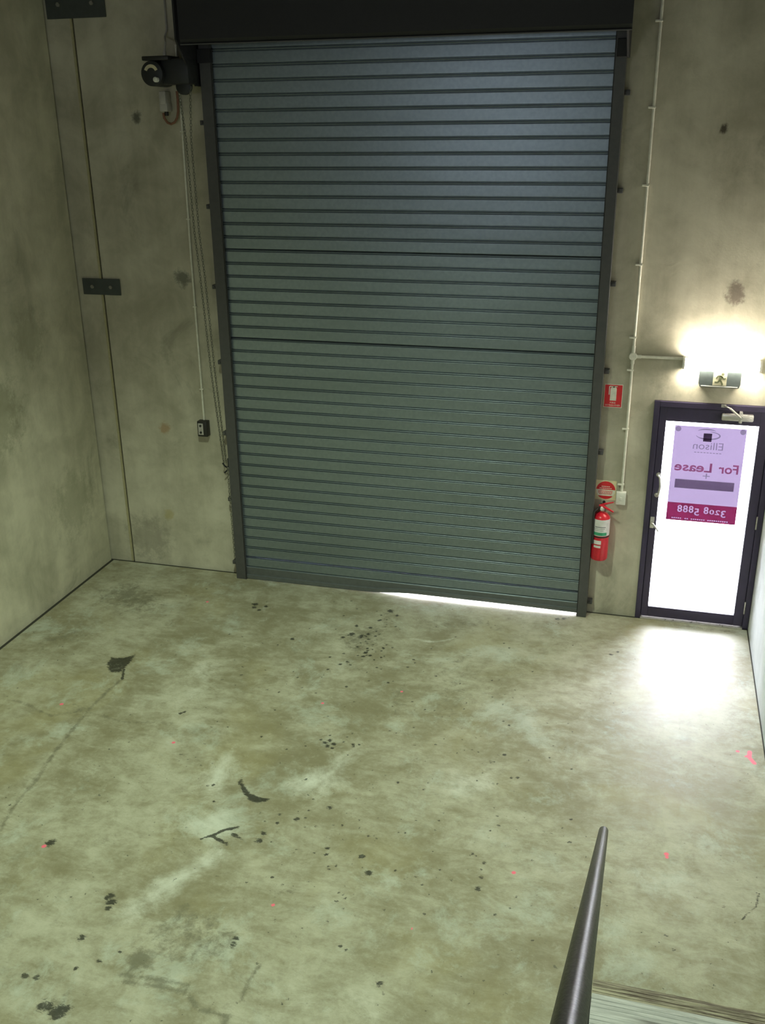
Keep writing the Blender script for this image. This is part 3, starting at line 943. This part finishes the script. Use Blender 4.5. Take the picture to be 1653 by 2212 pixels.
# ------------------------------------------------------------------ shutter operator with hand chain wheel
MY = -0.30
def mp(u, v, y=MY):
    return onY(u, v, y)
c = mp(340, 160)
mo = thing('shutter_operator', (c.x, -0.1, c.z - 0.1), 'dark electric shutter operator bolted high beside the hood', 'motor')
b = MB()
x1 = mp(408, 160).x
b.lathe([(0.072, -0.13), (0.098, -0.12), (0.100, 0.0), (0.100, 0.14), (0.085, 0.15)], (c.x, MY + 0.02, c.z), 'Y', 28)
b.build('motor_can', 'darkmetal', mo, True)
g = MB()
g.box(c.x + 0.06, x1 + 0.02, MY - 0.05, MY + 0.14, c.z - 0.085, c.z + 0.115, 0.02)
g.box(x1 + 0.0, -2.5165, MY + 0.02, MY + 0.12, c.z - 0.03, c.z + 0.12, 0.012)
g.build('gearbox', 'darkmetal', mo, True)
tl = mp(318, 129)
MB().box(tl.x, c.x + 0.16, MY - 0.10, MY + 0.12, c.z + 0.100, c.z + 0.135, 0.008).build('top_cover', 'black', mo, True)
MB().box(tl.x + 0.03, -2.5165, -0.06, -0.001, c.z + 0.02, c.z + 0.10, 0.004).build('wall_bracket', 'darkmetal', mo)
MB().box(c.x - 0.04, c.x + 0.04, -0.165, -0.05, c.z + 0.02, c.z + 0.08, 0.004).build('bracket_arm', 'darkmetal', mo)
# curved cream label and white knob on the end cap
lab = bmesh.new()
for i in range(13):
    t = PI * (0.12 + 0.76 * i / 12)
    for r in (0.040, 0.066):
        lab.verts.new((c.x + r * math.cos(t), MY - 0.1115, c.z + 0.005 + r * math.sin(t)))
lab.verts.ensure_lookup_table()
for i in range(12):
    lab.faces.new((lab.verts[2 * i], lab.verts[2 * i + 1], lab.verts[2 * i + 3], lab.verts[2 * i + 2]))
ext = bmesh.ops.extrude_face_region(lab, geom=lab.faces[:])
for v in [x for x in ext['geom'] if isinstance(x, bmesh.types.BMVert)]: v.co.y += 0.004
bmesh.ops.recalc_face_normals(lab, faces=lab.faces[:])
me = bpy.data.meshes.new('label_arc'); lab.to_mesh(me); lab.free()
me.materials.append(MAT['cream'])
link('label_arc', me, mo)
k = mp(338, 172, MY - 0.12)
MB().lathe([(0.012, -0.03), (0.021, -0.025), (0.021, 0.006)], (k.x, MY - 0.116, k.z), 'Y', 16).build('release_knob', 'white', mo, True)
k = mp(355, 123, MY - 0.05)
MB().lathe([(0.014, 0), (0.016, 0.03), (0.010, 0.04)], (k.x, MY - 0.04, c.z + 0.134), 'Z', 12).build('cable_gland', 'greyplastic', mo, True)
wc = mp(398, 186, -0.24)
MB().lathe([(0.062, -0.022), (0.070, -0.018), (0.050, -0.006), (0.050, 0.006), (0.070, 0.018), (0.062, 0.022)], (wc.x, -0.24, wc.z), 'Y', 24).build('chain_wheel', 'darkmetal', mo, True)
MB().tube([(wc.x, -0.24, wc.z), (wc.x, -0.17, wc.z)], 0.02, 12).build('wheel_axle', 'darkmetal', mo)

# junction box and brown cable loop hanging below the operator
jb0, jb1 = onY(343, 197, -0.10), onY(361, 241, -0.10)
jb = thing('junction_box', ((jb0.x + jb1.x) / 2, -0.05, jb1.z), 'small pale grey junction box with a brown cable loop under the shutter operator', 'box')
MB().box(jb0.x, jb1.x, -0.11, -0.001, jb1.z + 0.06, jb0.z, 0.008).build('lid', 'greyplastic', jb, True)
MB().box(jb0.x - 0.008, jb1.x + 0.004, -0.10, -0.001, jb1.z, jb1.z + 0.075, 0.008).build('body', 'greyplastic', jb, True)
MB().lathe([(0.016, -0.035), (0.018, 0.0)], (jb0.x + 0.035, -0.055, jb1.z), 'Z', 12).build('gland', 'black', jb, True)
lp = [onY(u, v, -0.055) for u, v in ((353, 244), (355, 255), (362, 265), (370, 268), (378, 264), (383, 254), (385, 240), (384, 215), (382, 197))]
MB().tube(lp, 0.011, 8).build('cable_loop', 'redcable', jb, True)

# cable from operator up the wall
u0 = onY(354, 0, -0.02)
sc_ = thing('supply_cable', (u0.x, -0.02, c.z + 0.2), 'thin dark supply cable running up the wall above the shutter operator', 'cable')
MB().tube([(k.x, MY - 0.04, c.z + 0.165), (k.x - 0.005, MY, c.z + 0.24), (u0.x, -0.06, c.z + 0.30), (u0.x, -0.012, c.z + 0.36), (u0.x, -0.012, Z_TOP)], 0.009, 8).build('cable', 'greyplastic', sc_, True)

# hand chain: two strands from the wheel, tied back on a hook by the guide, tail hanging below
hk = onY(490, 1004, -0.08)
ch = thing('hand_chain', (hk.x, -0.08, 0.1), 'long slack hand chain looped from the shutter operator to a hook by the left guide', 'chain')
def link_strand(pts, name):
    pts = [Vector(p) for p in pts]
    bm = bmesh.new()
    L = 0.032
    n_i = 0
    for a_, b_ in zip(pts[:-1], pts[1:]):
        n = max(1, int(round((b_ - a_).length / (L * 0.78))))
        t = (b_ - a_).normalized()
        for i in range(n):
            o_ = a_.lerp(b_, (i + 0.5) / n)
            n_i += 1
            side = Vector((1, 0, 0)) if n_i % 2 else Vector((0, 1, 0))
            side = (side - t * side.dot(t)).normalized()
            nn = t.cross(side)
            rings = []
            for q_ in range(8):
                an = 2 * PI * q_ / 8
                cpt = o_ + t * (L / 2 * math.cos(an)) + side * (0.0095 * math.sin(an))
                rad = (t * math.cos(an) + side * math.sin(an)).normalized()
                rings.append([bm.verts.new(cpt + rad * (0.0030 * math.cos(w_)) + nn * (0.0030 * math.sin(w_))) for w_ in (0, 2 * PI / 3, 4 * PI / 3)])
            for q_ in range(8):
                for w_ in range(3):
                    bm.faces.new((rings[q_][w_], rings[q_][(w_ + 1) % 3], rings[(q_ + 1) % 8][(w_ + 1) % 3], rings[(q_ + 1) % 8][w_]))
    bmesh.ops.recalc_face_normals(bm, faces=bm.faces[:])
    m_ = bpy.data.meshes.new(name)
    bm.to_mesh(m_); bm.free()
    m_.materials.append(MAT['chain'])
    o_ = link(name, m_, ch)
    o_['kind'] = 'stuff'
    return o_
def pts_y(pix, y): return [onY(u, v, y_) for (u, v), y_ in zip(pix, y)]
link_strand([(wc.x - 0.056, -0.24, wc.z)] + pts_y([(402, 300), (420, 500), (433, 600), (456, 800), (484, 1000)], [-0.22, -0.19, -0.17, -0.13, -0.085]), 'strand')
link_strand([(wc.x + 0.056, -0.24, wc.z)] + pts_y([(413, 300), (430, 500), (443, 600), (464, 800), (489, 1000)], [-0.22, -0.19, -0.17, -0.13, -0.085]), 'strand')
link_strand(pts_y([(492, 1010), (497, 1080), (503, 1150), (508, 1205)], [-0.139] * 4), 'tail')
hkt = thing('chain_hook', (hk.x, -0.04, hk.z - 0.05), 'dark steel cleat holding the hand chain beside the left shutter guide', 'hook')
q = MB()
q.box(hk.x - 0.02, hk.x + 0.028, -0.020, -0.001, hk.z - 0.075, hk.z + 0.045, 0.004)
q.build('plate', 'darkmetal', hkt)
MB().tube([(hk.x, -0.01, hk.z - 0.03), (hk.x, -0.075, hk.z - 0.03), (hk.x - 0.012, -0.095, hk.z - 0.012), (hk.x - 0.035, -0.10, hk.z + 0.022)], 0.008, 8).build('prong', 'darkmetal', hkt, True)
MB().tube([(hk.x + 0.004, -0.01, hk.z - 0.05), (hk.x + 0.004, -0.07, hk.z - 0.055), (hk.x - 0.03, -0.085, hk.z - 0.085)], 0.008, 8).build('prong', 'darkmetal', hkt, True)

# control box with conduit drop
ct = onY(440, 925, -0.04)
cb = thing('shutter_control_box', (ct.x, -0.03, ct.z - 0.08), 'small black push button control box on the wall left of the shutter', 'control box')
MB().box(ct.x - 0.052, ct.x + 0.052, -0.075, -0.001, ct.z - 0.078, ct.z + 0.078, 0.006).build('case', 'black', cb, True)
MB().box(ct.x - 0.040, ct.x + 0.012, -0.078, -0.074, ct.z - 0.058, ct.z + 0.058, 0.001).build('button_panel', 'greyplastic', cb)
for i, dz in enumerate((0.034, 0.0, -0.034)):
    MB().lathe([(0.011, -0.008), (0.012, 0.0)], (ct.x - 0.014, -0.078, ct.z + dz), 'Y', 14).build('button', ('darkmetal', 'greyplastic', 'darkmetal')[i], cb, True)
dt = onY(388, 200, -0.013)
dc = thing('conduit_drop', (ct.x, -0.013, ct.z + 0.08), 'thin pale conduit dropping to the black control box', 'conduit')
MB().tube([(ct.x, -0.013, ct.z + 0.079), (ct.x, -0.013, 3.2), (dt.x, -0.013, dt.z), (dt.x, -0.013, 5.0)], 0.0100, 10).build('pipe', 'conduit', dc, True)
for z in (1.95, 2.75, 3.55, 4.3):
    xx = ct.x + (dt.x - ct.x) * max(0, (z - 3.2) / (dt.z - 3.2))
    MB().box(xx - 0.02, xx + 0.02, -0.0245, -0.001, z - 0.006, z + 0.006, 0.002).build('saddle', 'conduit', dc)

# weld plates bridging the wall joint
def weld_plate(x0, x1, z0, z1, label, bolts):
    t = thing('weld_plate', ((x0 + x1) / 2, 0, z0), label, 'steel plate', 'weld plates across the wall joint')
    MB().box(x0, x1, -0.018, -0.007, z0, z1, 0.002).build('plate', 'steelplate', t)
    MB().box(x0 + 0.02, x1 - 0.02, -0.008, -0.0005, z0 + 0.02, z1 - 0.02).build('packer', 'steelplate', t)
    for bx in bolts:
        MB().lathe([(0.017, -0.030), (0.020, -0.026), (0.020, -0.018)], (bx, 0, (z0 + z1) / 2), 'Y', 6).build('bolt', 'bolt', t)
weld_plate(-3.944, -3.542, 2.832, 2.985, 'dark steel plate with two bolts across the wall joint, shutter mid height', (-3.84, -3.64))
weld_plate(-3.975, -3.395, 5.235, 5.46, 'dark wide steel plate across the wall joint, level with the shutter hood', (-3.85, -3.52))

# ================================================================== RIGHT OF SHUTTER
# conduit run
CXX = 1.287
tz = 2.475
cr = thing('wall_conduit', (CXX, -0.014, 1.24), 'long pale conduit running down the wall between shutter and glass door', 'conduit')
MB().tube([(CXX, -0.016, 1.235), (CXX, -0.016, Z_TOP)], 0.0125, 12).build('pipe', 'conduit', cr, True)
MB().tube([(CXX, -0.016, tz), (1.74, -0.016, tz)], 0.0125, 12).build('branch_pipe', 'conduit', cr, True)
te = MB()
te.lathe([(0.030, -0.036), (0.034, -0.032), (0.034, -0.001)], (CXX, 0, tz), 'Y', 24)
te.tube([(CXX, -0.016, tz - 0.065), (CXX, -0.016, tz + 0.09)], 0.0165, 12)
te.tube([(CXX, -0.016, tz), (CXX + 0.07, -0.016, tz)], 0.0165, 12)
te.build('tee_box', 'conduit', cr, True)
for (u, v) in ((1424, 45), (1406, 232), (1398, 400), (1382, 571), (1365, 728), (1357, 798), (1351, 925), (1345, 1045)):
    z = onY(u, v, 0).z
    MB().box(CXX - 0.042, CXX + 0.016, -0.031, -0.001, z - 0.008, z + 0.008, 0.003).build('saddle', 'conduit', cr)
# switch box
s0, s1 = onY(1332, 1061, -0.03), onY(1351, 1090, -0.03)
sw = thing('isolator_switch', ((s0.x + s1.x) / 2, -0.02, s1.z), 'white switch box at the foot of the conduit beside the extinguisher sign', 'switch')
MB().box(s0.x, s1.x, -0.050, -0.001, s1.z, s0.z - 0.002, 0.005).build('box', 'white', sw, True)
MB().box(s0.x + 0.004, s1.x - 0.004, -0.056, -0.049, s1.z + 0.004, s0.z - 0.006, 0.003).build('plate', 'white', sw, True)
MB().box((s0.x + s1.x) / 2 - 0.008, (s0.x + s1.x) / 2 + 0.008, -0.062, -0.055, (s0.z + s1.z) / 2 - 0.016, (s0.z + s1.z) / 2 + 0.016, 0.002).build('rocker', 'white', sw, True)

# fire extinguisher location sign
f0, f1 = onY(1307, 829), onY(1343, 881)
fs = thing('extinguisher_location_sign', ((f0.x + f1.x) / 2, 0, f1.z), 'red rectangular sign with a white extinguisher pictogram on the wall', 'sign')
MB().box(f0.x, f1.x, -0.004, -0.0005, f1.z, f0.z).build('plate', 'signwhite', fs)
MB().box(f0.x + 0.005, f1.x - 0.005, -0.0052, -0.0038, f1.z + 0.005, f0.z - 0.005).build('red_field', 'signred', fs)
fx, fw, fh = (f0.x + f1.x) / 2, f1.x - f0.x, f0.z - f1.z
pg = MB()
bz0, bz1 = f1.z + fh * 0.30, f1.z + fh * 0.80
hw = fw * 0.17
poly_ = [(fx - hw, bz0), (fx + hw, bz0), (fx + hw, bz1)] + [(fx + hw * math.cos(t), bz1 + hw * 0.8 * math.sin(t)) for t in np.linspace(0.3, PI - 0.3, 7)] + [(fx - hw, bz1)]
pg.prism_y(poly_, -0.0066, -0.0048)
pg.box(fx - hw * 1.3, fx + hw * 1.2, -0.0066, -0.0048, f0.z - fh * 0.11, f0.z - fh * 0.07)
pg.box(fx - hw * 0.3, fx + hw * 0.3, -0.0066, -0.0048, bz1 + hw * 0.5, f0.z - fh * 0.08)
pg.box(fx - hw * 1.5, fx - hw * 1.2, -0.0066, -0.0048, bz0 + fh * 0.25, f0.z - fh * 0.09)
pg.build('pictogram', 'signwhite', fs)
text_mesh('FIRE', fw * 0.30, fh * 0.07, (fx, f1.z + fh * 0.21), -0.0062, 'signwhite', 'lettering', fs)
text_mesh('EXTINGUISHER', fw * 0.80, fh * 0.07, (fx, f1.z + fh * 0.10), -0.0062, 'signwhite', 'lettering', fs)

# round extinguisher identification sign on a square plate
e0, e1 = onY(1288, 1036), onY(1330, 1081)
e1.x = 1.2375
es = thing('extinguisher_identification_sign', ((e0.x + e1.x) / 2, 0, e1.z), 'square cream sign with a red circle above the fire extinguisher', 'sign')
MB().box(e0.x, e1.x, -0.004, -0.0005, e1.z, e0.z).build('plate', 'signcream', es)
ex, ez, er = (e0.x + e1.x) / 2, (e0.z + e1.z) / 2, min(e1.x - e0.x, e0.z - e1.z) * 0.46
def chord(name, z_lo, z_hi, mat, y):
    a0 = math.asin(max(-1, min(1, (z_lo) / er)))
    a1 = math.asin(max(-1, min(1, (z_hi) / er)))
    pts = [(ex + er * math.cos(t), ez + er * math.sin(t)) for t in np.linspace(a0, a1, 14)]
    pts += [(ex - er * math.cos(t), ez + er * math.sin(t)) for t in np.linspace(a1, a0, 14)]
    if abs(z_hi) >= er * 0.999: pts.pop(14)
    if abs(z_lo) >= er * 0.999: pts.pop()
    MB().prism_y(pts, y, -0.0035).build(name, mat, es)
chord('red_cap', 0.08 * er, er, 'signred', -0.0052)
chord('cream_band', -0.62 * er, 0.05 * er, 'signwhite', -0.0050)
chord('red_foot', -er, -0.64 * er, 'signred', -0.0052)
for (zc, wd, mt, n) in ((0.42, 0.9, 'signwhite', 5), (0.22, 1.3, 'signwhite', 7), (-0.10, 1.5, 'signred', 9), (-0.26, 1.5, 'signred', 8), (-0.42, 1.3, 'signred', 8)):
    for i in range(n):
        xx = ex - er * wd / 2 + er * wd * i / n
        MB().box(xx, xx + er * wd / n * 0.72, -0.0060, -0.0049, ez + zc * er - 0.0035, ez + zc * er + 0.0035).build('print_mark', mt, es)

# fire extinguisher on its bracket
xb = onY(1297, 1160, -0.10)
zb0 = onY(1295, 1206, -0.10).z
EXX, EXY, EXZ = xb.x, -0.098, zb0
xt = thing('fire_extinguisher', (EXX, EXY, EXZ), 'red fire extinguisher with white label hung on the wall by the shutter', 'fire extinguisher')
R_ = 0.076
zsh = onY(1300, 1112, -0.10).z - EXZ   # shoulder height
MB().lathe([(0.055, 0.0), (R_ - 0.008, 0.002), (R_, 0.014), (R_, zsh - 0.03), (R_ * 0.93, zsh - 0.012), (R_ * 0.72, zsh + 0.008), (R_ * 0.4, zsh + 0.022), (0.020, zsh + 0.027), (0.018, zsh + 0.045)],
           (EXX, EXY, EXZ), 'Z', 36).build('cylinder', 'red', xt, True)
def label_wrap(name, z0, z1, a0, a1, mat, r, n=20):
    bm = bmesh.new()
    vs = []
    for i in range(n + 1):
        t = a0 + (a1 - a0) * i / n
        vs.append([bm.verts.new((EXX + r * math.cos(t), EXY + r * math.sin(t), EXZ + z)) for z in (z0, z1)])
    for i in range(n):
        bm.faces.new((vs[i][0], vs[i + 1][0], vs[i + 1][1], vs[i][1]))
    for f in bm.faces: f.smooth = True
    bmesh.ops.recalc_face_normals(bm, faces=bm.faces[:])
    m_ = bpy.data.meshes.new(name); bm.to_mesh(m_); bm.free()
    m_.materials.append(MAT[mat])
    return link(name, m_, xt)
za = onY(1300, 1124, -0.174).z - EXZ
zl = onY(1298, 1159, -0.174).z - EXZ
D = math.radians
label_wrap('label', zl, za, D(-185), D(5), 'labelwhite', R_ + 0.0012)
label_wrap('label_green_strip', zl + 0.006, zl + 0.036, D(-150), D(-45), 'labelgreen', R_ + 0.0020)
label_wrap('label_print', za - 0.075, za - 0.067, D(-130), D(-55), 'inkgrey', R_ + 0.0020)
label_wrap('label_print', za - 0.090, za - 0.086, D(-140), D(-60), 'inkgrey', R_ + 0.0020)
label_wrap('label_print', za - 0.105, za - 0.102, D(-140), D(-70), 'inkgrey', R_ + 0.0020)
z2 = onY(1291, 1168, -0.174).z - EXZ
label_wrap('small_label', z2 - 0.038, z2, D(-140), D(-80), 'labelwhite', R_ + 0.0012)
label_wrap('small_label', z2 - 0.072, z2 - 0.050, D(-130), D(-82), 'labelwhite', R_ + 0.0012)
hz = EXZ + zsh + 0.045
MB().lathe([(0.020, 0), (0.022, 0.03), (0.016, 0.045)], (EXX, EXY, hz - 0.004), 'Z', 18).build('valve', 'silver', xt, True)
lvz = hz + 0.028
MB().tube([(EXX - 0.03, EXY - 0.005, lvz + 0.020), (EXX + 0.01, EXY - 0.01, lvz + 0.012), (EXX + 0.10, EXY - 0.02, lvz - 0.030)], [0.009, 0.012, 0.008], 10).build('carry_handle', 'red', xt, True)
MB().tube([(EXX - 0.015, EXY, lvz + 0.020), (EXX + 0.02, EXY - 0.005, lvz + 0.035), (EXX + 0.095, EXY - 0.01, lvz + 0.060)], [0.009, 0.010, 0.006], 10).build('squeeze_lever', 'red', xt, True)
MB().lathe([(0.013, -0.03), (0.013, 0.0)], (EXX - 0.005, EXY - 0.018, lvz), 'Y', 14).build('gauge', 'white', xt, True)
HXo, HYo = EXX - 0.066, EXY - 0.058
MB().tube([(EXX, EXY, hz + 0.012), (EXX - 0.04, EXY - 0.01, hz + 0.016), (HXo - 0.002, HYo + 0.01, hz - 0.005), (HXo - 0.004, HYo - 0.002, hz - 0.06), (HXo, HYo, EXZ + zsh * 0.6), (HXo, HYo, EXZ + 0.24)], 0.010, 10).build('hose', 'black', xt, True)
MB().tube([(HXo, HYo, EXZ + 0.25), (HXo, HYo - 0.004, EXZ + 0.17)], [0.012, 0.014], 12).build('nozzle', 'black', xt, True)
label_wrap('hose_band', zl - 0.016, zl - 0.004, D(-200), D(20), 'black', R_ + 0.003)
bk = MB()
bk.box(EXX - 0.02, EXX + 0.02, EXY + R_ - 0.004, -0.001, EXZ + 0.10, hz + 0.02, 0.003)
bk.box(EXX - 0.022, EXX + 0.022, -0.05, -0.001, hz + 0.02, hz + 0.03)
bk.build('wall_bracket', 'darkmetal', xt)
kk = onY(1305, 1085, -0.01)
MB().lathe([(0.012, -0.014), (0.014, -0.001)], (kk.x, 0, kk.z), 'Y', 12).build('hanger_screw', 'darkmetal', xt)

# batten light above the door
L0, L1 = onY(1476, 778, -0.06), onY(1648, 781, -0.06)
LZ = 2.442
lm = thing('batten_light', ((L0.x + L1.x) / 2, 0, LZ - 0.05), 'lit white batten light on the wall over the glass door', 'wall light')
MB().box(L0.x + 0.02, L1.x - 0.02, -0.035, -0.001, LZ - 0.042, LZ + 0.042, 0.004).build('base', 'white', lm)
df = [(-0.034, LZ - 0.045)] + [(-0.034 - 0.060 * math.sin(t), LZ - 0.045 * math.cos(t)) for t in np.linspace(0.15, PI - 0.15, 12)] + [(-0.034, LZ + 0.045)]
MB().prism_x(df, L0.x + 0.018, L1.x - 0.018).build('diffuser', 'lamp', lm, True)
ec = [(-0.001, LZ - 0.050)] + [(-0.034 - 0.068 * math.sin(t), LZ - 0.052 * math.cos(t)) for t in np.linspace(0, PI, 14)] + [(-0.001, LZ + 0.050)]
for x0 in (L0.x, L1.x - 0.018):
    MB().prism_x(ec, x0, x0 + 0.018).build('end_cap', 'white', lm)

# exit sign box
x0, x1 = onY(1512, 800, -0.05), onY(1599, 835, -0.05)
EZ0, EZ1 = x1.z - 0.014, x0.z + 0.002
ew = MB()
xs_ = thing('exit_sign', ((x0.x + x1.x) / 2, 0, EZ0), 'grey green exit sign box with running man under the batten light', 'exit sign')
ew.prism_y([(x0.x + 0.012, EZ0), (x1.x - 0.012, EZ0), (x1.x, EZ0 + 0.03), (x1.x, EZ1), (x0.x, EZ1), (x0.x, EZ0 + 0.03)], -0.070, -0.001)
ew.build('case', 'exitgrey', xs_)
ecx = (x0.x + x1.x) / 2
hh = EZ1 - EZ0
MB().box(x0.x + 0.02, x1.x - 0.02, -0.073, -0.0695, EZ0 + 0.006, EZ0 + 0.012).build('lower_trim', 'white', xs_)
pw = 0.055
MB().box(ecx - pw, ecx + pw, -0.0728, -0.0695, EZ0 + 0.018, EZ1 - 0.006).build('picture_panel', 'exitpanel', xs_)
man = MB()
def limb(pts, r):
    pts = [Vector((ecx + a_ * pw, 0, EZ0 + 0.018 + b_ * (hh - 0.024))) for a_, b_ in pts]
    for p_, q_ in zip(pts[:-1], pts[1:]):
        d_ = (q_ - p_).normalized()
        n_ = Vector((-d_.z, 0, d_.x)) * r
        man.prism_y([((p_ + n_).x, (p_ + n_).z), ((p_ - n_).x, (p_ - n_).z), ((q_ - n_).x, (q_ - n_).z), ((q_ + n_).x, (q_ + n_).z)], -0.0745, -0.0727)
limb([(0.22, 0.72), (-0.02, 0.42)], 0.011)
limb([(-0.02, 0.42), (0.30, 0.25), (0.42, 0.04)], 0.0075)
limb([(-0.02, 0.42), (-0.25, 0.24), (-0.72, 0.24)], 0.0075)
limb([(0.20, 0.70), (0.50, 0.52), (0.85, 0.55)], 0.0055)
limb([(0.18, 0.72), (-0.30, 0.72), (-0.55, 0.52)], 0.0055)
hc = (ecx + 0.36 * pw, EZ0 + 0.018 + 0.88 * (hh - 0.024))
man.prism_y([(hc[0] + 0.012 * math.cos(t), hc[1] + 0.012 * math.sin(t)) for t in np.linspace(0, 2 * PI, 12, endpoint=False)], -0.0745, -0.0727)
man.build('running_man', 'exitman', xs_)

# ================================================================== STAIRS and HANDRAIL
RISE, GO, NTR = 0.19, 0.271, 14
st = thing('staircase', (1.95, -6.4, 0), 'timber stair flight climbing along the pale side wall', 'stairs')
SX0, SX1 = 1.435, 2.495
for k in range(1, NTR + 1):
    z = RISE * k
    yn = -4.565 - GO * (k - 1)
    prof = [(yn - 0.285, z - 0.036), (yn - 0.285, z)]
    y = yn - 0.280
    ng = 11
    for g_ in range(ng):
        a_ = yn - 0.275 + g_ * 0.0235
        prof += [(a_, z), (a_ + 0.003, z - 0.003), (a_ + 0.006, z), ]
    prof += [(yn - 0.006, z), (yn, z - 0.008), (yn, z - 0.030), (yn - 0.006, z - 0.036)]
    MB().prism_x(prof, SX0, SX1).build('tread', 'tread_dirty_shaded' if k == 1 else 'tread', st)
for (xa, xb_) in ((1.395, 1.435), (2.495 - 0.0, 2.509)):
    y0, y1 = -4.60, MZ_Y + 0.002
    zz0 = 0.0
    sl = RISE / GO
    ztop = lambda y: RISE + (-4.565 - y) * sl
    MB().prism_x([(y0 - 0.02, 0.0), (y0, 0.06), (y0 - 0.02, 0.12), (y1, min(2.84, ztop(y1) - 0.19)), (y1, min(2.84, ztop(y1) - 0.19) - 0.29), (y0 - 0.38, 0.0)], xa, xb_).build('stringer', 'guide', st)
hr = thing('handrail', (1.42, -4.9, 0.3), 'dark round steel handrail sloping down over the stairs', 'handrail')
def railz(y): return 1.372 + (-4.856 - y) * 0.703
RX = 1.423
MB().tube([(RX, -4.852, railz(-4.852)), (RX, -4.858, railz(-4.858)), (RX, -6.5, railz(-6.5)), (RX, -8.9, railz(-8.9))], [0.018, 0.0212, 0.0212, 0.0212], 24).build('rail', 'rail', hr, True)
for y in (-5.02, -8.7):
    zb_ = max(0.14, RISE + (-4.565 - y) * RISE / GO - 0.20)
    MB().tube([(RX - 0.006, y, zb_), (RX - 0.006, y, railz(y) - 0.005)], 0.0165, 16).build('post', 'rail', hr, True)

# ================================================================== ADDED FILL BATTENS UNDER THE MEZZANINE (unseen, brighten the lower walls)
for (x, y, lab_) in ((-1.6, -9.9, 'added unseen fill batten under the mezzanine nearest its open edge'), (-1.6, -12.2, 'added unseen fill batten under the mezzanine towards the rear wall')):
    t = thing('fill_batten', (x, y, 2.5), lab_, 'fill light')
    MB().box(x - 0.75, x + 0.75, y - 0.06, y + 0.06, 2.56, 2.599, 0.004).build('base', 'white', t)
    MB().prism_x([(y - 0.055, 2.56)] + [(y - 0.055 * math.cos(q_), 2.56 - 0.06 * math.sin(q_)) for q_ in np.linspace(0.1, PI - 0.1, 9)] + [(y + 0.055, 2.56)], x - 0.73, x + 0.73).build('diffuser', 'batten', t, True)

# ================================================================== HIGH BAY LAMP (out of frame, lights the room)
hb = thing('high_bay_lamp', HIGHBAY_LOC, 'bell shaped high bay lamp hanging from the roof', 'lamp')
hx, hy, hz_ = HIGHBAY_LOC
sh_ = bmesh.new()
seg = 32
prof = [(0.07, 0.30), (0.12, 0.27), (0.19, 0.15), (0.235, 0.0)]
rr = [[sh_.verts.new((hx + r * math.cos(2 * PI * k / seg), hy + r * math.sin(2 * PI * k / seg), hz_ + h_)) for k in range(seg)] for r, h_ in prof]
for i in range(3):
    for k in range(seg):
        sh_.faces.new((rr[i][k], rr[i][(k + 1) % seg], rr[i + 1][(k + 1) % seg], rr[i + 1][k]))
me = bpy.data.meshes.new('bell_shade'); sh_.to_mesh(me); sh_.free()
me.materials.append(MAT['silver'])
link('bell_shade', me, hb)
MB().lathe([(0.08, 0.30), (0.08, 0.50), (0.03, 0.52)], (hx, hy, hz_), 'Z', 20).build('ballast', 'darkmetal', hb, True)
MB().tube([(hx, hy, hz_ + 0.5), (hx, hy, Z_TOP)], 0.012, 8).build('hanger', 'darkmetal', hb)
MB().lathe([(0.225, 0.02), (0.225, -0.01), (0.19, -0.07), (0.11, -0.115), (0.02, -0.13)], (hx, hy, hz_), 'Z', 28).build('lens', 'bulb', hb, True)
ld = bpy.data.lights.new('high_bay_light', 'SPOT')
ld.energy = HIGHBAY_W
ld.color = HIGHBAY_COL
ld.spot_size = math.radians(110)
ld.spot_blend = 0.85
ld.shadow_soft_size = 0.20
lo = bpy.data.objects.new('high_bay_light', ld)
COL.objects.link(lo)
lo.location = (0, 0, -0.36)
lo.parent = hb
